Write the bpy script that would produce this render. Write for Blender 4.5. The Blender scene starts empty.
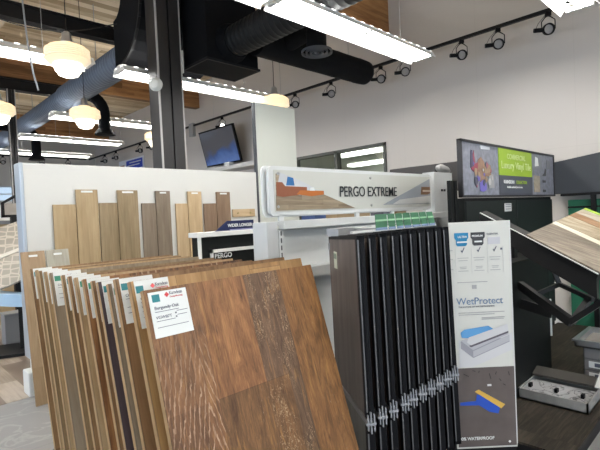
import bpy, bmesh, math, random
from mathutils import Vector, Matrix, Euler
random.seed(7)
S = bpy.context.scene
COL = S.collection
PI = math.pi
def rad(a): return math.radians(a)

# ------------------------------------------------------------------ camera
cam_d = bpy.data.cameras.new('camera'); cam = bpy.data.objects.new('camera', cam_d); COL.objects.link(cam)
cam_d.sensor_width = 36.0; cam_d.lens = 454.5/600*36; cam_d.clip_start = .05; cam_d.clip_end = 200
yaw, pit, rol = rad(44.35), rad(-1.27), rad(-2.65)
F = Vector((math.sin(yaw)*math.cos(pit), math.cos(yaw)*math.cos(pit), math.sin(pit)))
R_ = Vector((math.cos(yaw), -math.sin(yaw), 0)); U_ = R_.cross(F)
R2 = R_*math.cos(rol)+U_*math.sin(rol); U2 = -R_*math.sin(rol)+U_*math.cos(rol)
M = Matrix.Identity(4)
for i in range(3):
    M[i][0] = R2[i]; M[i][1] = U2[i]; M[i][2] = -F[i]
M[2][3] = 1.55
cam.matrix_world = M
S.camera = cam
# ------------------------------------------------------------------ view, world, daylight
S.view_settings.view_transform = 'Standard'; S.view_settings.look = 'None'; S.view_settings.gamma = 1
S.view_settings.use_curve_mapping = False; S.view_settings.exposure = -0.12
W = bpy.data.worlds.new('world'); S.world = W; W.use_nodes = True
bg = W.node_tree.nodes['Background']; bg.inputs[0].default_value = (.62, .80, 1, 1); bg.inputs[1].default_value = 1.3
TUBE = 40.0      # radiance of a fluorescent tube
def area(name, loc, rot, sx, sy, power, col):
    l = bpy.data.lights.new(name, 'AREA'); l.shape = 'RECTANGLE'; l.size = sx; l.size_y = sy; l.energy = power; l.color = col
    o = bpy.data.objects.new(name, l); COL.objects.link(o); o.location = loc; o.rotation_euler = rot; return o
# added area lamps standing in for daylight from unseen windows behind and left
area('added_daylight_left', (-5.8, 8.0, 1.7), (0, rad(-90), 0), 2.4, 14, 300, (.66, .80, 1))
area('added_daylight_back', (0.2, -4.8, 1.7), (rad(90), 0, 0), 10, 2.4, 150, (.85, .93, 1))

# ------------------------------------------------------------------ materials
def nodes(name):
    m = bpy.data.materials.new(name); m.use_nodes = True; nt = m.node_tree
    return m, nt, nt.nodes['Principled BSDF']
_mc = {}
def mat(name, col, rough=.6, metal=0.0, spec=.4, emit=None, es=0.0, bump=0.0, bscale=60, var=0.0, vscale=3):
    if name in _mc: return _mc[name]
    m, nt, b = nodes(name)
    b.inputs['Roughness'].default_value = rough; b.inputs['Metallic'].default_value = metal
    b.inputs['Specular IOR Level'].default_value = spec
    tc = nt.nodes.new('ShaderNodeTexCoord')
    n = nt.nodes.new('ShaderNodeTexNoise'); n.inputs['Scale'].default_value = vscale; n.inputs['Detail'].default_value = 4
    nt.links.new(tc.outputs['Object'], n.inputs['Vector'])
    mx = nt.nodes.new('ShaderNodeMix'); mx.data_type = 'RGBA'
    v = max(var, .02)
    mx.inputs['A'].default_value = (*[c*(1-v) for c in col], 1); mx.inputs['B'].default_value = (*[min(1, c*(1+v)) for c in col], 1)
    nt.links.new(n.outputs['Fac'], mx.inputs['Factor']); nt.links.new(mx.outputs['Result'], b.inputs['Base Color'])
    if bump:
        n2 = nt.nodes.new('ShaderNodeTexNoise'); n2.inputs['Scale'].default_value = bscale
        bp = nt.nodes.new('ShaderNodeBump'); bp.inputs['Strength'].default_value = bump; bp.inputs['Distance'].default_value = .01
        nt.links.new(tc.outputs['Object'], n2.inputs['Vector']); nt.links.new(n2.outputs['Fac'], bp.inputs['Height']); nt.links.new(bp.outputs['Normal'], b.inputs['Normal'])
    if emit:
        b.inputs['Emission Color'].default_value = (*emit, 1); b.inputs['Emission Strength'].default_value = es
    _mc[name] = m; return m

def N(nt, t, **k):
    n = nt.nodes.new(t)
    for a, v in k.items(): setattr(n, a, v)
    return n
def math_(nt, op, a, b=None):
    n = nt.nodes.new('ShaderNodeMath'); n.operation = op
    for i, x in enumerate((a, b)):
        if x is None: continue
        if isinstance(x, (int, float)): n.inputs[i].default_value = x
        else: nt.links.new(x, n.inputs[i])
    return n.outputs[0]
def wood(name, cols, pw=.2, pl=1.2, across='X', along='Z', rough=.5, grain=1.0, seam=.5, tint=.35, gs=1.0, coords='Object', streak=None, off=0.0):
    """planks of width pw, length pl; cols = dark, mid, light; grain runs along `along`"""
    m, nt, b = nodes(name); b.inputs['Roughness'].default_value = rough; b.inputs['Specular IOR Level'].default_value = .35
    tc = N(nt, 'ShaderNodeTexCoord'); sp = N(nt, 'ShaderNodeSeparateXYZ'); nt.links.new(tc.outputs[coords], sp.inputs[0])
    a = math_(nt, 'ADD', sp.outputs[across], 50*pw+off); l = sp.outputs[along]
    ai = math_(nt, 'DIVIDE', a, pw); idx = math_(nt, 'FLOOR', ai)
    w1 = N(nt, 'ShaderNodeTexWhiteNoise', noise_dimensions='1D'); nt.links.new(idx, w1.inputs['W'])
    li = math_(nt, 'ADD', math_(nt, 'DIVIDE', l, pl), math_(nt, 'MULTIPLY', w1.outputs['Value'], 7.3)); row = math_(nt, 'FLOOR', li)
    key = math_(nt, 'ADD', math_(nt, 'MULTIPLY', idx, 3.17), math_(nt, 'MULTIPLY', row, 11.3))
    w2 = N(nt, 'ShaderNodeTexWhiteNoise', noise_dimensions='1D'); nt.links.new(key, w2.inputs['W'])
    cb = N(nt, 'ShaderNodeCombineXYZ')
    nt.links.new(math_(nt, 'MULTIPLY', a, 22*gs), cb.inputs[0]); nt.links.new(math_(nt, 'MULTIPLY', w2.outputs['Value'], 37), cb.inputs[1]); nt.links.new(math_(nt, 'MULTIPLY', l, 1.6*gs), cb.inputs[2])
    n1 = N(nt, 'ShaderNodeTexNoise'); n1.inputs['Scale'].default_value = 1.0; n1.inputs['Detail'].default_value = 7; n1.inputs['Roughness'].default_value = .62; n1.inputs['Distortion'].default_value = .8
    nt.links.new(cb.outputs[0], n1.inputs['Vector'])
    cb2 = N(nt, 'ShaderNodeCombineXYZ')
    nt.links.new(math_(nt, 'MULTIPLY', a, 7), cb2.inputs[0]); nt.links.new(math_(nt, 'MULTIPLY', w2.outputs['Value'], 91), cb2.inputs[1]); nt.links.new(math_(nt, 'MULTIPLY', l, 2.2), cb2.inputs[2])
    n2 = N(nt, 'ShaderNodeTexNoise'); n2.inputs['Scale'].default_value = 1.0; n2.inputs['Detail'].default_value = 3
    nt.links.new(cb2.outputs[0], n2.inputs['Vector'])
    f = math_(nt, 'ADD', math_(nt, 'MULTIPLY', n1.outputs['Fac'], .65), math_(nt, 'MULTIPLY', n2.outputs['Fac'], .35))
    f = math_(nt, 'ADD', f, math_(nt, 'MULTIPLY', math_(nt, 'SUBTRACT', w2.outputs['Value'], .5), tint*.5))
    cr = N(nt, 'ShaderNodeValToRGB'); e = cr.color_ramp.elements
    g = .17/grain
    e[0].position = max(0, .5-g); e[0].color = (*cols[0], 1); e[1].position = min(1, .5+g); e[1].color = (*cols[2], 1)
    k = e.new(.5); k.color = (*cols[1], 1)
    nt.links.new(f, cr.inputs[0]); out = cr.outputs['Color']
    if streak:
        wv = N(nt, 'ShaderNodeTexWave', wave_type='BANDS', bands_direction='X'); wv.inputs['Scale'].default_value = 9; wv.inputs['Distortion'].default_value = 5; wv.inputs['Detail'].default_value = 3; wv.inputs['Detail Scale'].default_value = .9
        cb3 = N(nt, 'ShaderNodeCombineXYZ')
        nt.links.new(math_(nt, 'ADD', a, w2.outputs['Value']), cb3.inputs[0]); nt.links.new(math_(nt, 'MULTIPLY', w2.outputs['Value'], 31), cb3.inputs[1]); nt.links.new(math_(nt, 'MULTIPLY', l, .35), cb3.inputs[2])
        nt.links.new(cb3.outputs[0], wv.inputs['Vector'])
        r2 = N(nt, 'ShaderNodeValToRGB'); r2.color_ramp.elements[0].position = .78; r2.color_ramp.elements[1].position = 1.0
        nt.links.new(wv.outputs['Fac'], r2.inputs[0])
        cb4 = N(nt, 'ShaderNodeTexNoise'); cb4.inputs['Scale'].default_value = 5; nt.links.new(tc.outputs[coords], cb4.inputs['Vector'])
        r3 = N(nt, 'ShaderNodeValToRGB'); r3.color_ramp.elements[0].position = .5; r3.color_ramp.elements[1].position = .62; nt.links.new(cb4.outputs['Fac'], r3.inputs[0])
        mx = N(nt, 'ShaderNodeMix', data_type='RGBA'); nt.links.new(math_(nt, 'MULTIPLY', math_(nt, 'MULTIPLY', r2.outputs[0], r3.outputs[0]), .55), mx.inputs['Factor'])
        nt.links.new(out, mx.inputs['A']); mx.inputs['B'].default_value = (*streak, 1); out = mx.outputs['Result']
    if seam:
        fa = math_(nt, 'FRACT', ai); fl = math_(nt, 'FRACT', li)
        sa = math_(nt, 'LESS_THAN', fa, .0022/pw); sl = math_(nt, 'LESS_THAN', fl, .0022/pl)
        sm = math_(nt, 'MULTIPLY', math_(nt, 'MAXIMUM', sa, sl), seam)
        mx = N(nt, 'ShaderNodeMix', data_type='RGBA'); nt.links.new(sm, mx.inputs['Factor']); nt.links.new(out, mx.inputs['A'])
        mx.inputs['B'].default_value = (*[c*.35 for c in cols[0]], 1); out = mx.outputs['Result']
    nt.links.new(out, b.inputs['Base Color'])
    bp = N(nt, 'ShaderNodeBump'); bp.inputs['Strength'].default_value = .25; bp.inputs['Distance'].default_value = .003
    nt.links.new(n1.outputs['Fac'], bp.inputs['Height']); nt.links.new(bp.outputs['Normal'], b.inputs['Normal'])
    return m
def emis(name, col, s):
    return mat(name, (.8, .8, .8), emit=col, es=s)

def wall_mat(name, col, axis):
    m, nt, b = nodes(name); b.inputs['Roughness'].default_value = .75; b.inputs['Specular IOR Level'].default_value = .25
    tc = N(nt, 'ShaderNodeTexCoord'); sp = N(nt, 'ShaderNodeSeparateXYZ'); nt.links.new(tc.outputs['Object'], sp.inputs[0])
    u = sp.outputs[axis]
    s1 = math_(nt, 'LESS_THAN', math_(nt, 'FRACT', math_(nt, 'DIVIDE', math_(nt, 'ADD', u, 60.62), 1.22)), .006)
    s2 = math_(nt, 'LESS_THAN', math_(nt, 'FRACT', math_(nt, 'DIVIDE', math_(nt, 'ADD', sp.outputs['Z'], 9.96), 2.44)), .003)
    n = N(nt, 'ShaderNodeTexNoise'); n.inputs['Scale'].default_value = .8; n.inputs['Detail'].default_value = 5; nt.links.new(tc.outputs['Object'], n.inputs['Vector'])
    f = math_(nt, 'ADD', math_(nt, 'MULTIPLY', math_(nt, 'MAXIMUM', s1, s2), .16), math_(nt, 'MULTIPLY', n.outputs['Fac'], .08))
    mx = N(nt, 'ShaderNodeMix', data_type='RGBA'); nt.links.new(f, mx.inputs['Factor']); mx.inputs['A'].default_value = (*col, 1); mx.inputs['B'].default_value = (*[c*.7 for c in col], 1)
    nt.links.new(mx.outputs['Result'], b.inputs['Base Color'])
    return m
def marble(name, col, vein, scale=2.2, rough=.35, tile=.6):
    m, nt, b = nodes(name); b.inputs['Roughness'].default_value = rough
    tc = N(nt, 'ShaderNodeTexCoord')
    n = N(nt, 'ShaderNodeTexNoise'); n.inputs['Scale'].default_value = scale; n.inputs['Detail'].default_value = 8; n.inputs['Distortion'].default_value = 1.6; nt.links.new(tc.outputs['Object'], n.inputs['Vector'])
    v = math_(nt, 'ABSOLUTE', math_(nt, 'SUBTRACT', n.outputs['Fac'], .5))
    cr = N(nt, 'ShaderNodeValToRGB'); cr.color_ramp.elements[0].color = (*vein, 1); cr.color_ramp.elements[1].color = (*col, 1); cr.color_ramp.elements[1].position = .03
    nt.links.new(v, cr.inputs[0]); out = cr.outputs[0]
    if tile:
        sp = N(nt, 'ShaderNodeSeparateXYZ'); nt.links.new(tc.outputs['Object'], sp.inputs[0])
        a = math_(nt, 'LESS_THAN', math_(nt, 'FRACT', math_(nt, 'DIVIDE', math_(nt, 'ADD', sp.outputs['X'], 60), tile)), .008)
        c = math_(nt, 'LESS_THAN', math_(nt, 'FRACT', math_(nt, 'DIVIDE', math_(nt, 'ADD', sp.outputs['Y'], 60), tile*2)), .004)
        mx = N(nt, 'ShaderNodeMix', data_type='RGBA'); nt.links.new(math_(nt, 'MULTIPLY', math_(nt, 'MAXIMUM', a, c), .5), mx.inputs['Factor']); nt.links.new(out, mx.inputs['A']); mx.inputs['B'].default_value = (*[k*.5 for k in col], 1); out = mx.outputs['Result']
    nt.links.new(out, b.inputs['Base Color']); return m

WHITE = mat('white_paint', (.74, .74, .72), .45)
WHITEC = mat('white_card', (.72, .74, .73), .6)
DIVW = mat('divider_paint', (.63, .63, .605), .6, bump=.05)
PILW = mat('pillar_paint', (.56, .58, .53), .6, bump=.05)
BLACK = mat('black_steel', (.007, .007, .008), .5, spec=.25)
BLKP = mat('black_plastic', (.003, .003, .0045), .5, spec=.15)
MATB = mat('black_laminate', (.005, .006, .006), .6, spec=.2)
DUCTM = mat('black_duct', (.004, .0045, .006), .75, spec=.12, var=.2)
DAYDUCT = mat('daylit_duct', (.12, .15, .20), .45, metal=.1, var=.1)  # dark duct; the blue daylight falling on it is put into the colour
STEEL = mat('brushed_steel', (.5, .52, .55), .3, metal=.9)
GREYM = mat('grey_metal', (.33, .34, .35), .45, metal=.3)
CHAR = mat('charcoal_panel', (.06, .065, .075), .55)

# ------------------------------------------------------------------ mesh helpers
def new_obj(name, me, m, parent=None):
    o = bpy.data.objects.new(name, me); COL.objects.link(o)
    if m: me.materials.append(m)
    if parent: o.parent = parent
    return o
SPLIT = {'text_line', 'check_mark', 'edge_flange', 'upright', 'sign_bracket', 'lamp_holder', 'hanger_rod', 'hanger_wire', 'side_rail', 'flange', 'support_arm', 'peg_hole', 'leg', 'upright_trim', 'side_panel', 'end_panel', 'flange_edge', 'uplight_slot_'}
class MB:
    def __init__(s): s.bm = bmesh.new()
    def box(s, lo, hi, mtx=None, bev=0):
        r = bmesh.ops.create_cube(s.bm, size=1); vs = r['verts']
        for v in vs:
            v.co = Vector([(lo[i]+hi[i])/2 + v.co[i]*(hi[i]-lo[i]) for i in range(3)])
        if bev:
            es = list({e for v in vs for e in v.link_edges})
            rr = bmesh.ops.bevel(s.bm, geom=es, offset=bev, segments=2, affect='EDGES', profile=.5); vs = list({v for f in rr['faces'] for v in f.verts} | {v for v in vs if v.is_valid})
        if mtx:
            for v in vs: v.co = mtx @ v.co
        return s
    def prism(s, pts, d, mtx=None):
        """pts: 3D polygon, d: extrusion vector"""
        a = [s.bm.verts.new(Vector(p)) for p in pts]; b = [s.bm.verts.new(Vector(p)+Vector(d)) for p in pts]
        n = len(a); s.bm.faces.new(a[::-1]); s.bm.faces.new(b)
        for i in range(n): s.bm.faces.new((a[i], a[(i+1) % n], b[(i+1) % n], b[i]))
        if mtx:
            for v in a+b: v.co = mtx @ v.co
        return s
    def lathe(s, prof, c=(0, 0, 0), axis=(0, 0, 1), seg=24, cap=True):
        q = Vector((0, 0, 1)).rotation_difference(Vector(axis).normalized()); rings = []
        for r, z in prof:
            rings.append([s.bm.verts.new(Vector(c)+q @ Vector((r*math.cos(2*PI*k/seg), r*math.sin(2*PI*k/seg), z))) for k in range(seg)])
        for A, B in zip(rings, rings[1:]):
            for k in range(seg): s.bm.faces.new((A[k], A[(k+1) % seg], B[(k+1) % seg], B[k]))
        if cap: s.bm.faces.new(rings[0][::-1]); s.bm.faces.new(rings[-1])
        return s
    def cyl(s, a, b, r, seg=12, r2=None):
        a, b = Vector(a), Vector(b); L = (b-a).length
        return s.lathe([(r, 0), (r if r2 is None else r2, L)], a, b-a, seg)
    def tube(s, pts, r, seg=6):
        pts = [Vector(p) for p in pts]; rings = []; up = None
        for i, p in enumerate(pts):
            t = (pts[min(i+1, len(pts)-1)]-pts[max(i-1, 0)]).normalized()
            if up is None: up = t.orthogonal().normalized()
            up = (up-t*up.dot(t)).normalized(); w = t.cross(up)
            rings.append([s.bm.verts.new(p+(up*math.cos(2*PI*k/seg)+w*math.sin(2*PI*k/seg))*r) for k in range(seg)])
        for A, B in zip(rings, rings[1:]):
            for k in range(seg): s.bm.faces.new((A[k], A[(k+1) % seg], B[(k+1) % seg], B[k]))
        s.bm.faces.new(rings[0][::-1]); s.bm.faces.new(rings[-1]); return s
    def bar(s, a, b, w, h):
        """rectangular bar between two points"""
        a, b = Vector(a), Vector(b); t = (b-a).normalized(); side = t.cross(Vector((0, 0, 1)))
        if side.length < .01: side = Vector((1, 0, 0))
        side.normalize(); up = side.cross(t)
        pts = [a+side*w/2*i+up*h/2*j for i, j in ((-1, -1), (1, -1), (1, 1), (-1, 1))]
        return s.prism(pts, b-a)
    def build(s, name, m, parent=None, smooth=False, loc=None):
        if name in SPLIT:      # every separate piece becomes a part of its own
            left = set(s.bm.faces); out = None; bms = []
            while left:
                st = [left.pop()]; isl = [st[0]]
                while st:
                    f = st.pop()
                    for e in f.edges:
                        for g in e.link_faces:
                            if g in left: left.discard(g); st.append(g); isl.append(g)
                nb = MB(); mp = {}
                for f in isl:
                    nb.bm.faces.new([mp.setdefault(v, None) or mp.__setitem__(v, nb.bm.verts.new(v.co)) or mp[v] for v in f.verts])
                bms.append(nb)
            s.bm.free()
            for nb in bms: out = nb._build(name, m, parent, smooth, loc)
            return out
        return s._build(name, m, parent, smooth, loc)
    def _build(s, name, m, parent=None, smooth=False, loc=None):
        bmesh.ops.recalc_face_normals(s.bm, faces=s.bm.faces)
        me = bpy.data.meshes.new(name); s.bm.to_mesh(me); s.bm.free()
        if smooth:
            for p in me.polygons: p.use_smooth = True
            try: me.set_sharp_from_angle(angle=rad(35))
            except Exception: pass
        o = new_obj(name, me, m, parent)
        if loc: o.location = loc
        return o
def thing(name, label, cat, loc=(0, 0, 0), rz=0, group=None):
    o = bpy.data.objects.new(name, None); COL.objects.link(o); o.location = loc; o.rotation_euler = (0, 0, rz); o.empty_display_size = .1
    return tag(o, label, cat, group)
def tag(o, label, cat, group=None):
    o['label'] = label; o['category'] = cat
    if group: o['group'] = group
    return o
def struct(o):
    o['kind'] = 'structure'; return o
def dup(o, parent=None):
    c = o.copy(); COL.objects.link(c); c.parent = parent
    for ch in list(o.children): dup(ch, c)
    return c
def text(name, s, size, m, parent, loc, rot=(PI/2, 0, 0), sx=1.0, align='LEFT', ext=.0008, off=0.0, width=None):
    cu = bpy.data.curves.new(name, 'FONT'); cu.body = s; cu.size = size; cu.align_x = align; cu.extrude = ext; cu.offset = off
    t = bpy.data.objects.new(name, cu); COL.objects.link(t)
    dg = bpy.context.evaluated_depsgraph_get(); me = bpy.data.meshes.new_from_object(t.evaluated_get(dg))
    bpy.data.objects.remove(t)
    me.materials.clear(); o = new_obj(name, me, m, parent); o.location = loc
    if width: sx = width/max(1e-6, max(v.co.x for v in me.vertices)-min(v.co.x for v in me.vertices))
    o.rotation_euler = rot; o.rotation_euler = rot; o.scale = (sx, 1, 1); return o
def plate(x0, x1, z0, z1, y=-.001, t=.001):
    """thin printed patch in a sign's own frame (front faces -y)"""
    return ((x0, y-t, z0), (x1, y, z1))

# ------------------------------------------------------------------ structure
XW, YF, ZC = 6.4, 17.1, 5.0
XL, YB = -6.0, -5.0
WALL = wall_mat('wall_panels', (.60, .565, .535), 'Y')
WALLF = mat('far_wall_paint', (.62, .61, .58), .7)
def sbox(name, lo, hi, m): return struct(MB().box(lo, hi).build(name, m))
sbox('floor', (XL, YB, -.1), (XW, 4.72, 0), marble('grey_tile', (.25, .25, .25), (.33, .33, .33), rough=.4))
sbox('floor_planks', (XL, 4.72, -.1), (XW, YF, .003), wood('floor_wood', ((.17, .13, .10), (.30, .25, .20), (.44, .38, .32)), pw=.22, pl=1.5, across='X', along='Y', rough=.35, tint=1.2, grain=.8))
# right-hand wall with the office window opening
wy0, wy1, wz0, wz1 = 4.40, 7.60, 1.1, 2.70
w = MB(); w.box((XW, YB, 0), (XW+.2, wy0, ZC)); w.box((XW, wy1, 0), (XW+.2, YF, ZC)); w.box((XW, wy0, 0), (XW+.2, wy1, wz0)); w.box((XW, wy0, wz1), (XW+.2, wy1, ZC))
struct(w.build('wall_right', WALL))
fx0, fx1, fz0, fz1 = 0.0, 4.0, 2.42, 2.92
w = MB(); w.box((XL, YF, 0), (fx0, YF+.2, ZC)); w.box((fx1, YF, 0), (XW+.2, YF+.2, ZC)); w.box((fx0, YF, 0), (fx1, YF+.2, fz0)); w.box((fx0, YF, fz1), (fx1, YF+.2, ZC))
struct(w.build('wall_far', WALLF))
w = MB(); w.box((XL-.2, YB, 0), (XL, YF, .4)); w.box((XL-.2, YB, 3.0), (XL, YF, ZC))
for y in (YB, 1.0, 15.5): w.box((XL-.2, y, .4), (XL, y+1.0, 3.0))
struct(w.build('wall_left', WALLF))
w = MB(); w.box((XL, YB-.2, 0), (XW, YB, .3)); w.box((XL, YB-.2, 3.0), (XW, YB, ZC))
for x in (XL, 5.2): w.box((x, YB-.2, .3), (x+1.0, YB, 3.0))
struct(w.build('wall_back', WALLF))
GLASS, gnt, gb = nodes('window_glass')
gb.inputs['Transmission Weight'].default_value = 1; gb.inputs['Roughness'].default_value = .02; gb.inputs['IOR'].default_value = 1.1
deck = wood('ceiling_deck', ((.44, .33, .20), (.66, .53, .36), (.80, .68, .50)), pw=.15, pl=2.4, across='Y', along='X', rough=.7, tint=1.0)
sbox('ceiling', (XL, YB, ZC), (XW, YF, ZC+.1), deck)
GLU = wood('glulam_wood', ((.16, .075, .025), (.27, .13, .05), (.38, .20, .08)), pw=.06, pl=4, across='Z', along='X', rough=.6, tint=.8)
for k, y in enumerate((-1.5, 4.25, 10.0, 15.75)):
    sbox('trim_%d' % (k+1), (XL, y, 4.38), (XW, y+.18, ZC), GLU)
PURL = mat('purlin_wood', (.66, .56, .42), .7)
k = 5
for x in (-.7, 1.7, 4.1):
    for y0, y1 in ((-1.32, 4.25), (4.43, 10.0), (10.18, 15.75)):
        sbox('trim_%d' % k, (x, y0, 4.72), (x+.1, y1, ZC), PURL); k += 1
sbox('baseboard_right', (XW-.015, YB, 0), (XW, YF, .1), WHITE)
# office window
wf = struct(bpy.data.objects.new('window_1', None)); COL.objects.link(wf); wf.location = (XW, wy0, wz0)
DKF = mat('bronze_frame', (.10, .10, .09), .4, metal=.4)
f = MB(); h = wz1-wz0; L = wy1-wy0
f.box((-.03, 0, 0), (.1, .05, h)); f.box((-.03, L-.05, 0), (.1, L, h)); f.box((-.03, 0, 0), (.1, L, .05)); f.box((-.03, 0, h-.05), (.1, L, h))
for y in (1.07, 2.15): f.box((-.03, y, 0), (.1, y+.06, h))
f.build('window_frame', DKF, wf)
OFW = mat('office_paint', (.66, .67, .62), .7)
w = MB(); w.box((XW+.2, 2.0, -.05), (XW+4, 9.5, 0)); w.box((XW+.2, 2.0, 2.85), (XW+4, 9.5, 2.95)); w.box((XW+4, 2.0, 0), (XW+4.1, 9.5, 2.9)); w.box((XW+.2, 1.9, 0), (XW+4, 2.0, 2.9)); w.box((XW+.2, 9.5, 0), (XW+4, 9.6, 2.9))
struct(w.build('wall_office', OFW))
for i, (x, y) in enumerate(((7.6, 5.4), (7.6, 8.0), (9.5, 6.6), (7.5, 3.0))):
    o = tag(MB().box((x, y, 2.78), (x+.3, y+1.2, 2.835), bev=.01).build('office_light', emis('office_tube', (1, 1, .95), 4.5)), 'ceiling light panel seen through the office window', 'ceiling light', 'office ceiling lights')
OG, ont, ob = nodes('office_glass'); ob.inputs['Base Color'].default_value = (.86, .91, .87, 1); ob.inputs['Transmission Weight'].default_value = 1; ob.inputs['Roughness'].default_value = .0; ob.inputs['IOR'].default_value = 1.35
MB().box((.03, .04, .04), (.05, L-.04, h-.04)).build('window_pane', OG, wf)
# clerestory window in the far wall
wf2 = struct(bpy.data.objects.new('window_2', None)); COL.objects.link(wf2); wf2.location = (fx0, YF, fz0)
f = MB(); h2 = fz1-fz0; L2 = fx1-fx0
f.box((0, -.02, 0), (L2, .08, .04)); f.box((0, -.02, h2-.04), (L2, .08, h2)); f.box((0, -.02, h2*.45), (L2, .08, h2*.45+.03))
for x in (0, L2/2, L2-.05): f.box((x, -.02, 0), (x+.05, .08, h2))
f.build('window_frame', mat('pale_window_frame', (.6, .66, .72), .4), wf2)
MB().box((.04, .03, .03), (L2-.04, .04, h2-.03)).build('window_pane', GLASS, wf2)

# divider wall, its end trim, and the wrapped column
DY = 4.74
dv = MB().box((1.12, DY, 0), (3.87, DY+.14, 2.145), bev=.004).build('wall_divider', DIVW); struct(dv)
struct(MB().box((1.085, DY-.02, .34), (1.12, DY+.16, 2.145), bev=.008).build('trim_20', mat('divider_end_steel', (.42, .47, .53), .35, metal=.4)))  # bluish daylight mixed into the end trim's steel colour
struct(MB().box((1.06, DY-.035, 0), (1.16, DY+.17, .22), bev=.012).build('baseboard_divider', WHITE))
struct(MB().box((3.87, DY-.02, 0), (4.61, DY+.03, 3.08), bev=.003).build('wall_column', PILW))
struct(MB().box((3.855, DY-.025, 0), (3.872, DY+.03, 3.075)).build('trim_21', CHAR))

# ------------------------------------------------------------------ steel posts
def post(x0, x1, y, top, label, w=.24):
    t = thing('steel_post', label, 'post', ((x0+x1)/2, y, 0)); hw = (x1-x0)/2
    m = MB(); m.box((-hw, 0, 0), (-.012, w, top)); m.box((.012, 0, 0), (hw, w, top)); m.box((-hw*.8, .03, 0), (hw*.8, w-.03, top))
    m.build('channel_pair', mat('dark_post_steel', (.018, .017, .018), .45, var=.25), t)
    e = MB()
    for s in (-1, 1): e.box((s*hw-.008, -.004, 0), (s*hw+.008, .02, top))
    e.build('flange_edge', mat('pale_flange', (.40, .38, .37), .5), t)  # strips paler than the channels, along both front edges
    MB().box((-hw-.1, -.1, 0), (hw+.1, w+.1, .02)).build('base_plate', BLACK, t)
    return t
p1 = post(2.64, 2.945, 4.96, 5.0, 'wide black double-channel steel post right behind the white sample wall', .26)
MB().box((.155, -.03, 3.35), (.17, .02, 3.62)).build('conduit_box', mat('pale_tag', (.55, .54, .5), .6), p1)
p2 = post(2.145, 2.265, 9.82, 4.15, 'slim black steel post at the far left carrying a beam', .12)

# ------------------------------------------------------------------ black steel beams along X
def ibeam(name, x0, x1, y, z0, z1, label, w=.16):
    m = MB(); m.box((x0, y, z0), (x1, y+w, z0+.025)); m.box((x0, y, z1-.025), (x1, y+w, z1)); m.box((x0, y+w/2-.012, z0), (x1, y+w/2+.012, z1))
    m.box((x0, y+.02, z0+.03), (x1, y+.04, z1-.03))
    return tag(m.build(name, BLACK), label, 'beam')
ibeam('steel_beam', XL+.02, 3.4, 6.62, 4.22, 4.43, 'upper black steel beam under the wood ceiling, top left')
ibeam('steel_beam', XL+.02, 3.5, 9.82, 4.15, 4.375, 'lower black steel beam resting on the slim far post', .18)

# ------------------------------------------------------------------ ductwork
def spiral(m, a, b, r, pitch=.09, amp=.006, seg=28):
    a, b = Vector(a), Vector(b); L = (b-a).length; n = int(L/pitch); pr = []
    for i in range(n):
        z = i*pitch; pr += [(r, z), (r, z+pitch*.8), (r+amp, z+pitch*.9)]
    pr.append((r, L)); return m.lathe(pr, a, b-a, seg)
# dark round duct with daylight blue in its colour, running away over the divider
t = thing('round_duct', 'long round duct with daylight blue put in its colour, running to the far left under the ceiling', 'duct', (2.83, 6.1, 3.85))
spiral(MB(), (0, 0, 0), (0, 2.6, 0), .20).build('duct_section', DAYDUCT, t, True)
spiral(MB(), (-.02, 2.56, -.02), (.0, 9.6, -.02), .175).build('duct_section', DAYDUCT, t, True)
m = MB()
for y in (1.2, 4.8, 7.6): m.cyl((0, y, .2), (0, y, 1.15), .006, 6)
m.build('hanger_rod', GREYM, t)
# elbow duct from the roof feeding it
t = thing('elbow_duct', 'large black rectangular elbow duct left of the wide post', 'duct', (2.62, 0, 0))
arc = []
for k in range(9):
    a = PI/2*k/8; arc.append((0, 5.26+.72*(1-math.cos(a)), 4.35-.73*math.sin(a)))
prof = [(0, 5.24, 5.0)]+arc+[(0, 6.10, 3.60), (0, 6.10, 4.27)]
for k in range(6):
    a = PI/2*k/5; prof.append((0, 6.08-.26*math.sin(a), 4.27+.36*(1-math.cos(a))))
prof.append((0, 5.82, 5.0))
MB().prism(prof, (1.15, 0, 0)).build('duct_body', DUCTM, t)
m = MB(); edge = [Vector(p) for p in prof[:11]]
for a, b in zip(edge, edge[1:]): m.bar(a+Vector((-.012, 0, 0)), b+Vector((-.012, 0, 0)), .03, .03)
m.build('seam_flange', BLACK, t)
# plenum box
t = thing('plenum_box', 'big black sheet metal plenum box hanging right of the wide post', 'duct', (3.06, 4.56, 3.43))
MB().box((0, 0, 0), (.77, .52, 1.57)).build('box_body', DUCTM, t)
m = MB(); m.box((-.02, -.02, 0), (.79, .0, .03)); m.box((-.02, -.02, .9), (.79, .54, .93)); m.box((-.02, .52, 0), (.79, .54, .03)); m.box((-.02, 0, 0), (0, .52, .03)); m.box((.77, 0, 0), (.79, .52, .03))
m.build('edge_flange', BLACK, t)
MB().lathe([(.24, 0), (.20, .12)], (.36, -.0, .27), (0, -1, 0), 28).build('duct_collar', DUCTM, t, True)
# spiral duct coming towards the viewer from the plenum
t = thing('spiral_duct', 'black spiral duct coming forward from the plenum box overhead', 'duct', (3.42, 4.46, 3.70))
spiral(MB(), (0, 0, 0), (0, -3.9, 0), .185, .08, .004).build('duct_section', mat('spiral_duct_paint', (.008, .009, .010), .6, spec=.25), t, True)
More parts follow.
